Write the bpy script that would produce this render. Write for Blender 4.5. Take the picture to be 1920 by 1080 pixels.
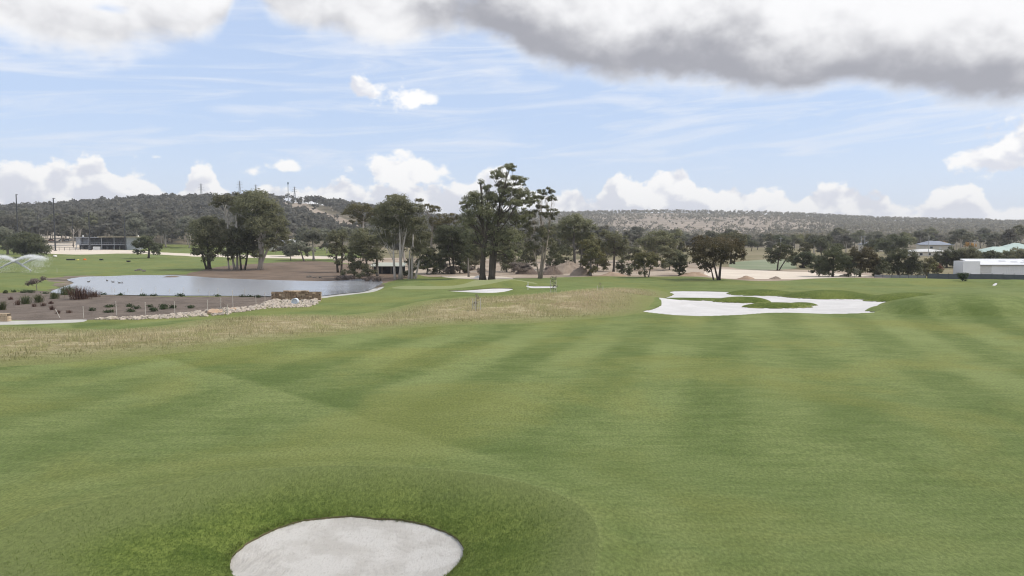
import bpy, math, random
import numpy as np
from mathutils import Vector
from mathutils.geometry import tessellate_polygon

for o in list(bpy.data.objects):
    bpy.data.objects.remove(o)
S = bpy.context.scene
C = S.collection
R = math.radians

# ------------------------------------------------------------------ camera
FPX, HOR, CAMH = 1350.0, 450.0, 9.0           # focal length in photo pixels, horizon row, height above the fairway
PITCH = math.atan((540 - HOR) / FPX)
cd = bpy.data.cameras.new('camera'); cam = bpy.data.objects.new('camera', cd); C.objects.link(cam)
cam.location = (0, 0, CAMH); cam.rotation_euler = (math.pi / 2 - PITCH, 0, 0)
cd.sensor_width = 36; cd.lens = FPX / 1920 * 36; cd.clip_start = 0.1; cd.clip_end = 30000
S.camera = cam
S.cycles.max_bounces = 5; S.cycles.diffuse_bounces = 2; S.cycles.glossy_bounces = 2; S.cycles.transmission_bounces = 2; S.cycles.volume_bounces = 0; S.cycles.filter_width = 1.1
S.render.resolution_x, S.render.resolution_y = 1024, 576

# ------------------------------------------------------------------ node helper
class Sock:
    def __init__(s, nb, k): s.nb, s.k = nb, k
    def _m(s, op, o=None, r=False):
        return s.nb.math(op, o, s) if r else s.nb.math(op, s, o)
    def __add__(s, o): return s._m('ADD', o)
    __radd__ = __add__
    def __mul__(s, o): return s._m('MULTIPLY', o)
    __rmul__ = __mul__
    def __sub__(s, o): return s._m('SUBTRACT', o)
    def __rsub__(s, o): return s._m('SUBTRACT', o, True)
    def __truediv__(s, o): return s._m('DIVIDE', o)
class NB:
    def __init__(s, nt): s.nt = nt; s.nt.nodes.clear()
    def n(s, t, **kw):
        nd = s.nt.nodes.new(t)
        for k, v in kw.items(): setattr(nd, k, v)
        return nd
    def put(s, inp, v):
        if isinstance(v, Sock): s.nt.links.new(v.k, inp)
        elif v is not None: inp.default_value = v
    def math(s, op, a, b=None, c=None, clamp=False):
        nd = s.n('ShaderNodeMath', operation=op, use_clamp=clamp)
        for i, v in enumerate((a, b, c)): s.put(nd.inputs[i], v)
        return Sock(s, nd.outputs[0])
    def mx(s, a, b): return s.math('MAXIMUM', a, b)
    def mn(s, a, b): return s.math('MINIMUM', a, b)
    def mix(s, f, a, b, blend='MIX'):
        nd = s.n('ShaderNodeMix', data_type='RGBA', blend_type=blend)
        s.put(nd.inputs[0], f); 
        for i, v in ((6, a), (7, b)):
            if isinstance(v, tuple) and len(v) == 3: v = v + (1,)
            s.put(nd.inputs[i], v)
        return Sock(s, nd.outputs[2])
    def mixf(s, f, a, b): return a + (b - a) * f if isinstance(a, Sock) or isinstance(b, Sock) else f * (b - a) + a
    def noise(s, vec, scale, detail=4, rough=.55, dist=0.0):
        nd = s.n('ShaderNodeTexNoise'); s.put(nd.inputs['Vector'], vec)
        nd.inputs['Scale'].default_value = scale; nd.inputs['Detail'].default_value = detail
        nd.inputs['Roughness'].default_value = rough; nd.inputs['Distortion'].default_value = dist
        return Sock(s, nd.outputs[0])
    def smooth(s, x, a, b, lo=0.0, hi=1.0, kind='SMOOTHSTEP'):
        nd = s.n('ShaderNodeMapRange', interpolation_type=kind); s.put(nd.inputs[0], x)
        for i, v in enumerate((a, b, lo, hi)): s.put(nd.inputs[i + 1], v)
        return Sock(s, nd.outputs[0])
    def xyz(s, v):
        nd = s.n('ShaderNodeSeparateXYZ'); s.put(nd.inputs[0], v); return [Sock(s, o) for o in nd.outputs]
    def vec(s, x, y, z):
        nd = s.n('ShaderNodeCombineXYZ')
        for i, v in enumerate((x, y, z)): s.put(nd.inputs[i], v)
        return Sock(s, nd.outputs[0])
    def vmul(s, v, k):
        nd = s.n('ShaderNodeVectorMath', operation='MULTIPLY'); s.put(nd.inputs[0], v); s.put(nd.inputs[1], k); return Sock(s, nd.outputs[0])
    def vadd(s, v, k):
        nd = s.n('ShaderNodeVectorMath', operation='ADD'); s.put(nd.inputs[0], v); s.put(nd.inputs[1], k); return Sock(s, nd.outputs[0])
    def attr(s, name):
        nd = s.n('ShaderNodeAttribute', attribute_name=name); return Sock(s, nd.outputs['Fac'])
    def curve(s, x, pts):
        nd = s.n('ShaderNodeFloatCurve'); cu = nd.mapping.curves[0]; nd.mapping.use_clip = False
        while len(cu.points) > 2: cu.points.remove(cu.points[-1])
        cu.points[0].location = pts[0]; cu.points[1].location = pts[-1]
        for p in pts[1:-1]: cu.points.new(*p)
        nd.mapping.update(); s.put(nd.inputs['Value'], x)
        return Sock(s, nd.outputs[0])

# ------------------------------------------------------------------ sky, sun, exposure
SUN_AZ, SUN_EL = R(98), R(50)                # to the right of the view
def px_dir(px, py):
    x, y = (px - 960) / FPX, (540 - py) / FPX
    return np.array([x, math.cos(PITCH) + y * math.sin(PITCH), -math.sin(PITCH) + y * math.cos(PITCH)])
def px_azel(px, py):
    d = px_dir(px, py); d = d / np.linalg.norm(d)
    return math.degrees(math.atan2(d[0], d[1])), math.degrees(math.asin(d[2]))

W = bpy.data.worlds.new('World'); S.world = W; W.use_nodes = True
b = NB(W.node_tree)
tc = b.n('ShaderNodeTexCoord'); D = Sock(b, tc.outputs['Generated'])
dx, dy, dz = b.xyz(D)
AZ = b.math('ARCTAN2', dx, dy) * (180 / math.pi)
EL = b.math('ARCSINE', dz) * (180 / math.pi)
sky = b.n('ShaderNodeTexSky', sky_type='NISHITA', sun_disc=False, sun_elevation=SUN_EL, sun_rotation=SUN_AZ,
          air_density=1.0, dust_density=0.6, ozone_density=1.6)
def curve_from_px(pts, lo, hi):              # a skyline of a cloud bank as elevation over azimuth
    out = []
    for px, py in pts:
        a, e = px_azel(px, py); out.append(((a + 45) / 90, (e - lo) / (hi - lo)))
    return b.curve(b.math('MULTIPLY_ADD', AZ, 1 / 90, .5, clamp=True), out) * (hi - lo) + lo
P1 = b.vmul(D, (1, 1, 1.35))
n_puff = b.noise(P1, 17, 6, .54, .25)
n_fine = b.noise(P1, 46, 4, .56)
n_big = b.noise(b.vadd(D, (3.1, 1.7, .4)), 3.2, 3, .55)
sunoff = (.012, .004, .022)
n_puff2 = b.noise(b.vadd(P1, sunoff), 17, 3, .5, .25)
relief = (n_puff - n_puff2)                 # lit side of the billows
# bank of cumulus along the horizon
top = curve_from_px([(-330,330),(-120,330),(0,305),(40,306),(75,322),(100,300),(130,316),(150,296),(172,290),(198,306),(216,330),(250,320),(300,340),(332,357),(350,325),(378,301),(403,320),(416,352),(450,368),(480,345),(505,340),(540,352),(580,362),(610,348),(650,340),(690,354),(706,340),(850,345),(880,338),(905,315),(930,305),(960,330),(1000,350),(1040,370),(1060,353),(1085,350),(1102,370),(1130,345),(1165,323),(1200,333),(1225,316),(1262,307),(1296,320),(1308,348),(1340,350),(1370,338),(1400,350),(1440,343),(1475,362),(1500,376),(1520,360),(1570,346),(1610,353),(1660,365),(1692,386),(1735,372),(1750,355),(1790,348),(1836,357),(1852,380),(1900,392),(1960,380),(2120,350),(2250,355)], 0, 8)
f_bank = (top - EL) * .55 + (n_puff - .5) * 1.5 + (n_fine - .5) * .95
def blob(px, py, rx, ry, amp=1.0):
    a, e = px_azel(px, py); k = FPX * math.pi / 180
    u = (AZ - a) * (k / rx); v = (EL - e) * (k / ry)
    v = b.mx(v, v * -1.6)
    r = b.math('SQRT', u * u + v * v)
    return (1 - r) * amp
f_blob = blob(760, 322, 84, 48)
for bl in [(722,318,44,34), (540,312,44,17,.8), (686,176,46,28,.65), (780,184,36,24,.6), (1890,300,74,42), (1935,278,70,50), (298,294,28,11,.55), (470,320,30,14,.5), (-160,250,90,40), (2150,200,110,50)]:
    f_blob = b.mx(f_blob, blob(*bl))
f_blob = f_blob + (n_puff - .5) * 2.4 + (n_fine - .5) * 1.25 - .05
# the large cloud mass overhead and its lower edge
edge = curve_from_px([(-330,90),(-150,75),(0,72),(60,96),(160,112),(300,98),(400,84),(432,52),(446,10),(480,18),(510,55),(600,82),(780,84),(880,90),(960,122),(1050,148),(1150,164),(1300,178),(1450,194),(1600,184),(1700,206),(1800,218),(1920,218),(2050,190),(2250,150)], 4, 22)
n_mid = b.noise(b.vadd(P1, (0, 5, 0)), 6.5, 6, .48, .3)
hole = blob(200, 16, 62, 22, .8)
far_up = b.smooth(EL, 19, 34)
f_over = b.mn((EL - edge) * .55, 1.3) + (n_mid - .5) * 2.1 + (n_fine - .5) * .45 + (n_puff - .5) * .6 - b.mx(hole, 0.0) * 1.3 - far_up * (b.smooth(n_big, .42, .6, 1.0, 0.0) * 2.2)
m_bank = b.mx(b.smooth(f_bank, 0, .26), b.smooth(f_blob, 0, .45))
m_over = b.smooth(f_over, -.2, .85)
# thin streaks of high cloud
st = b.vec(AZ * .055 + EL * .12, EL * .62 - AZ * .06, n_big * 1.4)
cirr = b.smooth(b.noise(st, 1.1, 6, .62, .9), .36, .78) * b.smooth(EL, 2.5, 7) * .78
soft = b.smooth(EL, 0.0, 10.0, .5, 0.08) # milky air low down
m_thin = b.mx(cirr, soft)
# colours of the clouds: white tops, lilac grey bases
sh_bank = b.math('ADD', .80, relief * 2.6 + (n_fine - .5) * .45 + b.smooth(b.mx(f_bank, f_blob), 0, 1.4, .16, -.10), clamp=False)
c_bank = b.mix(b.smooth(sh_bank, .56, .98), (.66, .68, .75), (.92, .915, .91))
right = b.smooth(AZ, -10, 4)
depth = EL - edge
base_dark = b.smooth(depth + (n_mid - .5) * 5.0, 0.2, b.mixf(right, 4.5, 7.4), 1.0, 0.0) * b.mixf(right, .34, .82)
sh_over = base_dark - relief * .8 - (n_fine - .5) * .08 - (n_mid - .5) * .95 - (n_big - .5) * .6
c_over = b.mix(b.smooth(sh_over, -.06, .92), (.86, .86, .87), (.34, .345, .385))
c_cloud = b.mix(m_over, c_bank, c_over)
bg1 = b.n('ShaderNodeBackground'); bg1.inputs[1].default_value = 0.13
tintd = b.mix(.7, Sock(b, sky.outputs[0]), (3.75, 4.75, 6.7))
b.put(bg1.inputs[0], tintd)
bg2 = b.n('ShaderNodeBackground'); bg2.inputs[1].default_value = 1.0
b.put(bg2.inputs[0], c_cloud)
bg3 = b.n('ShaderNodeBackground'); bg3.inputs[0].default_value = (.74, .78, .86, 1); bg3.inputs[1].default_value = 1.0
ms1 = b.n('ShaderNodeMixShader'); b.put(ms1.inputs[0], m_thin)
W.node_tree.links.new(bg1.outputs[0], ms1.inputs[1]); W.node_tree.links.new(bg3.outputs[0], ms1.inputs[2])
ms2 = b.n('ShaderNodeMixShader'); b.put(ms2.inputs[0], b.mx(m_bank, m_over))
W.node_tree.links.new(ms1.outputs[0], ms2.inputs[1]); W.node_tree.links.new(bg2.outputs[0], ms2.inputs[2])
W.cycles.sampling_method = 'MANUAL'; W.cycles.sample_map_resolution = 512
wo = b.n('ShaderNodeOutputWorld'); W.node_tree.links.new(ms2.outputs[0], wo.inputs[0])

sl = bpy.data.lights.new('sun', 'SUN'); so = bpy.data.objects.new('sun', sl); C.objects.link(so)
sl.energy = 2.5; sl.angle = R(8); sl.color = (1, .93, .82)
sd_ = Vector((math.sin(SUN_AZ) * math.cos(SUN_EL), math.cos(SUN_AZ) * math.cos(SUN_EL), math.sin(SUN_EL)))
so.rotation_euler = sd_.to_track_quat('Z', 'Y').to_euler(); so.location = (120, 120, 160)
vs = S.view_settings; vs.view_transform = 'Standard'; vs.look = 'None'; vs.exposure = 0.22; vs.gamma = 1; vs.use_curve_mapping = False

# ------------------------------------------------------------------ materials
def mat(name):
    m = bpy.data.materials.new(name); m.use_nodes = True
    nb = NB(m.node_tree); o = nb.n('ShaderNodeOutputMaterial')
    return m, nb, o
def finish(m, nb, o, col, rough=.8, bump=None, bdist=.02, spec=.3, **kw):
    p = nb.n('ShaderNodeBsdfPrincipled')
    nb.put(p.inputs['Base Color'], col + (1,) if isinstance(col, tuple) else col)
    nb.put(p.inputs['Roughness'], rough); p.inputs['Specular IOR Level'].default_value = spec
    for k, v in kw.items(): nb.put(p.inputs[k], v)
    if bump is not None:
        bn = nb.n('ShaderNodeBump'); bn.inputs['Distance'].default_value = bdist; bn.inputs['Strength'].default_value = 1
        nb.put(bn.inputs['Height'], bump); nb.nt.links.new(bn.outputs[0], p.inputs['Normal'])
    nb.nt.links.new(p.outputs[0], o.inputs[0])
    return m
def pos(nb):
    g = nb.n('ShaderNodeNewGeometry'); return Sock(nb, g.outputs['Position'])
def obj_co(nb):
    g = nb.n('ShaderNodeTexCoord'); return Sock(nb, g.outputs['Object'])
def simple(name, c1, c2=None, scale=2.0, rough=.8, spec=.3, bump=0, metal=0, detail=5):
    m, nb, o = mat(name); P = obj_co(nb)
    f = nb.noise(P, scale, detail, .6)
    col = nb.mix(nb.smooth(f, .32, .68), c1, c2 or tuple(x * .75 for x in c1))
    return finish(m, nb, o, col, rough, f if bump else None, bump, spec, Metallic=metal)

def turf_mat(name, kind):
    m, nb, o = mat(name); P = pos(nb); x, y, z = nb.xyz(P)
    big = nb.noise(P, .045, 4, .55, .4); med = nb.noise(nb.vadd(P, (40, 0, 0)), .22, 5, .6, .3)
    # streaky grain: leaves lie along the mowing direction
    fine = nb.noise(nb.vmul(P, (1.0, .55, 1)), 9, 4, .68); grain = nb.noise(P, 34, 3, .7)
    if kind == 'fairway':
        wob = (big - .5) * 2.0
        def stripes(ax, ay, w, ph, soft):
            u = ((x * ax + y * ay) - ph) * (math.pi / w) + wob * .4 + (med - .5) * .5
            return nb.smooth(nb.math('SINE', u), -soft, soft) - .5
        s2 = stripes(.957, -.29, 3.5, 1.0, .9) * nb.smooth(nb.noise(nb.vadd(P, (0, 300, 0)), .03, 3, .5), .36, .62, .25, 1.1)
        u = (x + y) * .707 - 20.3 + (med - .5) * 1.6 + (big - .5) * 5
        band = (nb.smooth(u, -.4, .4) * nb.smooth(u, .3, 10.0, -1.0, 0.0) + nb.smooth(u, .4, -.4) * nb.smooth(u, -.5, -6.0, .5, 0.0)) * nb.smooth(x, 9, -6)
        e = nb.attr('edge')
        rings = nb.math('SINE', e * 1.9 + (med - .5) * 1.2) * nb.smooth(e, -7.5, -1.0) * .5 + nb.smooth(e, -.16, -.04) * .55
        near = nb.smooth(y, 150, 55); mid = nb.smooth(y, 24, 40)
        streak = nb.noise(nb.vmul(P, (.35, 1.3, 1)), 1.1, 5, .68)
        f = s2 * .46 * near * mid + band * .30 + rings * .34 + (med - .5) * .8 + (big - .5) * .7 + (streak - .5) * 1.1 + .5
        c = nb.mix(nb.smooth(f, -.05, 1.05), (.088, .123, .031), (.196, .231, .083))
        c = nb.mix(nb.smooth(nb.noise(nb.vadd(P, (9, 70, 0)), .075, 5, .6, .5), .44, .64, 0, .50), c, (.198, .200, .054))
        c = nb.mix(nb.smooth(y, 60, 20, 0, .35), c, (.100, .138, .046))
        g = .36
    elif kind == 'mound':
        c = nb.mix(nb.smooth(med * .4 + fine * .6, .38, .66), (.068, .100, .019), (.158, .188, .046)); g = .45
    elif kind == 'collar':
        e = nb.attr('edge')
        pat = nb.noise(nb.vmul(P, (.7, 1.2, 1)), .75, 6, .66, .6)
        f = med * .35 + fine * .35 + pat * .5
        c = nb.mix(nb.smooth(f, .44, .74), (.066, .106, .018), (.155, .198, .046))
        c = nb.mix(nb.smooth(pat, .56, .74, 0, .42), c, (.20, .232, .058))
        c = nb.mix(nb.smooth(e + (pat - .5) * 1.6 + nb.smooth(x, -6, -14, 0, -1.6), .0, 3.0, 1.0, 0), c, (.148, .180, .060))
        g = .26
    elif kind == 'green':
        c = nb.mix(med, (.205, .235, .10), (.265, .275, .14)); g = .12
    else:  # rough
        e = nb.attr('edge')
        f = nb.smooth(e + (med - .5) * 9 + (big - .5) * 6, -1.0, 8.5)
        tan = nb.mix(nb.smooth(nb.noise(nb.vmul(P, (.5, 1.2, 1)), .9, 6, .68), .34, .68), (.25, .205, .105), (.46, .395, .25))
        tan = nb.mix(nb.smooth(med, .44, .62, 0, .8), tan, (.225, .225, .085))
        tan = nb.mix(nb.smooth(x, 2, 12, 0, .55) * nb.smooth(y, 78, 88), tan, (.30, .225, .15))
        c = nb.mix(f, (.195, .215, .075), tan); g = .36
    tex = nb.smooth(fine * .55 + grain * .45, .32, .68, 1 - g, 1 + g)
    sc = nb.n('ShaderNodeVectorMath', operation='SCALE'); nb.put(sc.inputs[0], c); nb.put(sc.inputs['Scale'], tex)
    return finish(m, nb, o, Sock(nb, sc.outputs[0]), .9, fine * .5 + grain * .5, {'fairway': .035, 'collar': .08, 'green': .01}.get(kind, .12), .12)
M = {}
for k in ('fairway', 'collar', 'mound', 'green', 'rough'): M[k] = turf_mat(k, k)

def soil(name, c1, c2, c3, s=.35, bump=.08):
    m, nb, o = mat(name); P = pos(nb)
    a = nb.noise(P, s, 6, .62, .5); f = nb.noise(P, 3.5, 6, .7)
    c = nb.mix(nb.smooth(a, .36, .64), c1, c2); c = nb.mix(nb.smooth(f, .52, .72), c, c3)
    return finish(m, nb, o, c, .95, f, bump, .1)
M['mulch'] = soil('mulch', (.125, .102, .086), (.180, .146, .122), (.28, .235, .19), .3, .16)
M['bank'] = soil('bank', (.15, .112, .086), (.205, .152, .115), (.12, .115, .085), .12, .1)
M['margin'] = soil('margin', (.10, .085, .065), (.26, .215, .165), (.06, .06, .045), .12, .1)
M['dirt'] = soil('dirt', (.30, .235, .18), (.44, .37, .295), (.24, .185, .14), .06, .12)
M['palesand'] = soil('pale_sand', (.60, .52, .43), (.66, .585, .49), (.52, .44, .36), .1, .04)
M['path'] = soil('path', (.42, .41, .38), (.48, .47, .43), (.38, .36, .32), .6, .01)
M['hill'] = soil('hill_ground', (.135, .118, .082), (.20, .17, .12), (.10, .095, .065), .012, .2)
M['dryfield'] = soil('dry_field', (.185, .165, .095), (.245, .21, .135), (.13, .135, .07), .04, .1); M['paleturf'] = soil('pale_turf', (.20, .235, .15), (.25, .27, .185), (.23, .25, .12), .05, .05)
def hill_dry():
    m, nb, o = mat('dry_hill_grass'); P = pos(nb)
    a = nb.noise(P, .03, 6, .65); f = nb.noise(P, .25, 5, .7)
    c = nb.mix(nb.smooth(a, .35, .65), (.35, .285, .225), (.24, .195, .15)); c = nb.mix(nb.smooth(f, .55, .7), c, (.15, .135, .095))
    return finish(m, nb, o, c, .95)
M['dryhill'] = hill_dry()
def sand_mat():
    m, nb, o = mat('bunker_sand'); P = pos(nb)
    a = nb.noise(P, .7, 5, .6, .4); f = nb.noise(nb.vmul(P, (3, 1.1, 1)), 5, 5, .7); g = nb.noise(P, 60, 3, .8)
    c = nb.mix(nb.smooth(a, .40, .62), (.80, .775, .735), (.68, .65, .605))
    c = nb.mix(nb.smooth(f, .50, .72, 0, .6), c, (.55, .515, .465))
    c = nb.mix(nb.smooth(g, .66, .8, 0, .35), c, (.42, .38, .33))
    x, y, z = nb.xyz(P); dx_, dy_ = x + 5.3, y - 21.8
    rk = nb.math('SINE', nb.math('SQRT', dx_ * dx_ + dy_ * dy_ * 1.3) * 21 + a * 16) * .07 * nb.smooth(a, .4, .55)
    return finish(m, nb, o, c, .95, f * .6 + g * .4 + rk, .16, .15)
M['sand'] = sand_mat()
M['whitesand'] = soil('white_sand', (.55, .535, .525), (.62, .605, .595), (.52, .50, .48), .25, .09)
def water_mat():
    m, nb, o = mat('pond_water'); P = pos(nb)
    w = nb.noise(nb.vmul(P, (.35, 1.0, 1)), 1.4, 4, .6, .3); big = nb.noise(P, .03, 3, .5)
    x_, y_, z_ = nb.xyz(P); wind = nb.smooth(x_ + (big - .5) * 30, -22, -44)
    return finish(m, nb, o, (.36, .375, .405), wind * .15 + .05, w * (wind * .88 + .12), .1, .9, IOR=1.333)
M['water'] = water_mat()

def leaf_mat(name, c1, c2, trans=.48):
    m, nb, o = mat(name); t = nb.attr('tint')
    oi = nb.n('ShaderNodeObjectInfo'); rnd = Sock(nb, oi.outputs['Random'])
    c = nb.mix(t, c1, c2)
    hs = nb.n('ShaderNodeHueSaturation'); nb.put(hs.inputs['Color'], c)
    nb.put(hs.inputs['Value'], rnd * .35 + .83); nb.put(hs.inputs['Hue'], rnd * .025 + .4875)
    col = Sock(nb, hs.outputs[0])
    p = nb.n('ShaderNodeBsdfPrincipled'); nb.put(p.inputs['Base Color'], col); p.inputs['Roughness'].default_value = .6; p.inputs['Specular IOR Level'].default_value = .25
    tr = nb.n('ShaderNodeBsdfTranslucent'); nb.put(tr.inputs[0], col)
    mx = nb.n('ShaderNodeMixShader'); mx.inputs[0].default_value = trans
    nb.nt.links.new(p.outputs[0], mx.inputs[1]); nb.nt.links.new(tr.outputs[0], mx.inputs[2]); nb.nt.links.new(mx.outputs[0], o.inputs[0])
    return m
LEAF = {k: leaf_mat('leaf_' + k, *v) for k, v in dict(
    gum=((.10, .108, .060), (.245, .24, .138)), dark=((.054, .064, .036), (.142, .15, .080)),
    olive=((.088, .094, .040), (.215, .20, .088)), brown=((.072, .066, .034), (.165, .136, .068)),
    grey=((.115, .122, .092), (.24, .24, .18)), far=((.090, .092, .078), (.20, .19, .148)),
    farr=((.12, .115, .090), (.25, .222, .158)), yellow=((.45, .30, .03), (.62, .46, .07)), orange=((.36, .20, .04), (.50, .31, .08)),
    russet=((.22, .12, .075), (.30, .17, .11)), flax=((.075, .042, .036), (.15, .085, .062)), reed=((.055, .075, .032), (.13, .14, .055)),
    dry=((.20, .205, .08), (.52, .45, .28)), grass=((.084, .130, .026), (.180, .232, .058)), twig=((.17, .135, .115), (.26, .22, .19)),
    mown=((.105, .14, .042), (.22, .25, .105)), shrub=((.03, .05, .022), (.065, .09, .035))).items()}
def bark_mat(name, low, high):
    m, nb, o = mat(name); P = obj_co(nb); t = nb.attr('tint')
    f = nb.noise(nb.vmul(P, (1, 1, .25)), 2.2, 5, .65)
    c = nb.mix(t, low, high); c = nb.mix(nb.smooth(f, .48, .7, 0, .55), c, (.16, .13, .105))
    return finish(m, nb, o, c, .85, f, .05, .2)
BARK = {'white': bark_mat('bark_white', (.22, .19, .165), (.60, .56, .52)), 'dark': bark_mat('bark_dark', (.05, .042, .035), (.12, .10, .085)),
        'pink': bark_mat('bark_pink', (.14, .11, .09), (.46, .40, .35)), 'grey': bark_mat('bark_grey', (.15, .135, .12), (.30, .275, .25))}

# ------------------------------------------------------------------ mesh helpers
def np_mesh(name, V, F, material, tint=None, smooth=False):
    V = np.asarray(V, dtype=np.float32); F = np.asarray(F, dtype=np.int32); k = F.shape[1]
    me = bpy.data.meshes.new(name)
    me.vertices.add(len(V)); me.vertices.foreach_set('co', V.ravel())
    me.loops.add(F.size); me.loops.foreach_set('vertex_index', F.ravel())
    me.polygons.add(len(F)); me.polygons.foreach_set('loop_start', np.arange(0, F.size, k, dtype=np.int32))
    me.polygons.foreach_set('loop_total', np.full(len(F), k, dtype=np.int32))
    if smooth: me.polygons.foreach_set('use_smooth', np.ones(len(F), dtype=bool))
    if tint is not None:
        a = me.attributes.new('tint', 'FLOAT', 'POINT'); a.data.foreach_set('value', np.asarray(tint, dtype=np.float32))
    me.update(calc_edges=True); me.materials.append(material)
    return me
def link(name, me, parent=None, loc=None):
    o = bpy.data.objects.new(name, me); C.objects.link(o)
    if parent is not None: o.parent = parent
    if loc is not None: o.location = loc
    return o
def tag(o, label, cat, group=None, kind=None):
    o['label'] = label; o['category'] = cat
    if group: o['group'] = group
    if kind: o['kind'] = kind
    return o
def thing(name, label, cat, loc, rz=0, group=None):
    o = link(name, None); o.location = loc; o.rotation_euler = (0, 0, rz); o.empty_display_size = .3
    return tag(o, label, cat, group)
class MB:                                     # collects polygons, builds one mesh object
    def __init__(s): s.v, s.f = [], []
    def box(s, c, d, rz=0, taper=1.0, shear=(0, 0)):
        n = len(s.v); ca, sa = math.cos(rz), math.sin(rz)
        for k in (-1, 1):
            t = taper if k > 0 else 1
            for i, j in ((-1, -1), (1, -1), (1, 1), (-1, 1)):
                x, y = i * d[0] / 2 * t + (shear[0] if k > 0 else 0), j * d[1] / 2 * t + (shear[1] if k > 0 else 0)
                s.v.append((c[0] + x * ca - y * sa, c[1] + x * sa + y * ca, c[2] + k * d[2] / 2))
        s.f += [tuple(n + q for q in f) for f in ((3, 2, 1, 0), (4, 5, 6, 7), (0, 1, 5, 4), (1, 2, 6, 5), (2, 3, 7, 6), (3, 0, 4, 7))]
        return s
    def tube(s, pts, rad, k=6, cap=True):
        n = len(s.v); pts = [Vector(p) for p in pts]
        if not hasattr(rad, '__len__'): rad = [rad] * len(pts)
        for i, p in enumerate(pts):
            t = (pts[min(i + 1, len(pts) - 1)] - pts[max(i - 1, 0)]).normalized()
            u = t.cross(Vector((0, 1, 0)) if abs(t.y) < .9 else Vector((1, 0, 0))).normalized(); w = t.cross(u)
            for q in range(k):
                a = 2 * math.pi * q / k; s.v.append(tuple(p + (u * math.cos(a) + w * math.sin(a)) * rad[i]))
        for i in range(len(pts) - 1):
            for q in range(k):
                s.f.append((n + i * k + q, n + i * k + (q + 1) % k, n + (i + 1) * k + (q + 1) % k, n + (i + 1) * k + q))
        if cap:
            s.f.append(tuple(n + q for q in range(k))[::-1]); s.f.append(tuple(n + (len(pts) - 1) * k + q for q in range(k)))
        return s
    def poly(s, vs, fs):
        n = len(s.v); s.v += [tuple(v) for v in vs]; s.f += [tuple(n + i for i in f) for f in fs]; return s
    def mesh(s, name, m, smooth=False):
        me = bpy.data.meshes.new(name); me.from_pydata(s.v, [], s.f); me.materials.append(m)
        if smooth: me.polygons.foreach_set('use_smooth', [True] * len(me.polygons))
        me.update(); return me
    def build(s, name, m, parent=None, loc=None, smooth=False): return link(name, s.mesh(name, m, smooth), parent, loc)

def cards(Cn, w, h, rng, up=.0, bias=None):
    """random leaf cards: quads of width w and height h round the centres Cn; bias = outward direction for the normals"""
    n = len(Cn); nr = rng.normal(size=(n, 3))
    if bias is not None: nr = nr * .75 + bias
    nr /= np.linalg.norm(nr, axis=1)[:, None] + 1e-9
    a = rng.normal(size=(n, 3)); a[:, 2] -= up
    a -= nr * (a * nr).sum(1)[:, None]; a /= np.linalg.norm(a, axis=1)[:, None] + 1e-9
    c = np.cross(nr, a); w = np.broadcast_to(w, (n,))[:, None] / 2; h = np.broadcast_to(h, (n,))[:, None] / 2
    V = np.stack([Cn - a * h, Cn + c * w + a * h * .1, Cn + a * h, Cn - c * w - a * h * .1], 1).reshape(-1, 3)
    return V, np.arange(4 * n, dtype=np.int32).reshape(n, 4)

# ------------------------------------------------------------------ photo point -> place on the ground
def G(px, py, h=0.0):
    d = px_dir(px, py); t = (h - CAMH) / d[2]; return np.array([d[0] * t, d[1] * t])
def spline(pts, n=5):
    P = np.array(pts, float); out = []; m = len(P)
    for i in range(m):
        p0, p1, p2, p3 = P[i - 1], P[i], P[(i + 1) % m], P[(i + 2) % m]
        for k in range(n):
            t = k / n
            out.append(.5 * (2 * p1 + (p2 - p0) * t + (2 * p0 - 5 * p1 + 4 * p2 - p3) * t * t + (3 * p1 - p0 - 3 * p2 + p3) * t ** 3))
    return np.array(out)
def sdf(P, poly, margin=12.0):
    out = np.full(len(P), -float(margin)); lo, hi = poly.min(0) - margin, poly.max(0) + margin
    idx = np.where((P[:, 0] > lo[0]) & (P[:, 0] < hi[0]) & (P[:, 1] > lo[1]) & (P[:, 1] < hi[1]))[0]
    if len(idx) == 0: return out
    q = P[idx]; d2 = np.full(len(q), 1e18); ins = np.zeros(len(q), bool)
    A, B = poly, np.roll(poly, -1, 0)
    for a, c in zip(A, B):
        e = c - a; w = q - a; L = e @ e + 1e-12
        t = np.clip((w @ e) / L, 0, 1); r = w - t[:, None] * e; d2 = np.minimum(d2, (r * r).sum(1))
        if a[1] != c[1]:
            cond = (a[1] > q[:, 1]) != (c[1] > q[:, 1])
            ins ^= cond & (q[:, 0] < (c[0] - a[0]) * (q[:, 1] - a[1]) / (c[1] - a[1]) + a[0])
    s = np.sqrt(d2); out[idx] = np.where(ins, s, -s); return out
def sst(x, a, c):
    t = np.clip((x - a) / (c - a), 0, 1); return t * t * (3 - 2 * t)
def pxpoly(pts, h=0.0, n=5): return spline([G(x, y, h) for x, y in pts], n)
WATER = -0.4
POND = pxpoly([(100,548),(126,537),(142,530),(128,524),(160,519),(200,518),(260,516),(330,516.5),(372,518.5),(400,521),(470,524),(560,526.5),(615,527),(670,524),(712,527),(704,536),(680,546),(640,550),(605,554),(560,556),(500,555),(400,554),(300,553.5),(200,552),(150,550.5)], WATER)
NSAND = pxpoly([(430,1052),(455,1020),(500,995),(560,975),(640,965),(720,970),(790,978),(840,995),(868,1022),(862,1050),(830,1080),(780,1108),(690,1130),(560,1130),(460,1095)], -.95)
NCOLL = pxpoly([(-120,1075),(0,1000),(120,955),(300,915),(450,888),(600,878),(760,880),(900,893),(1000,915),(1080,948),(1118,990),(1120,1045),(1085,1120),(980,1200),(700,1260),(300,1250),(0,1180)], 0)
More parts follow.
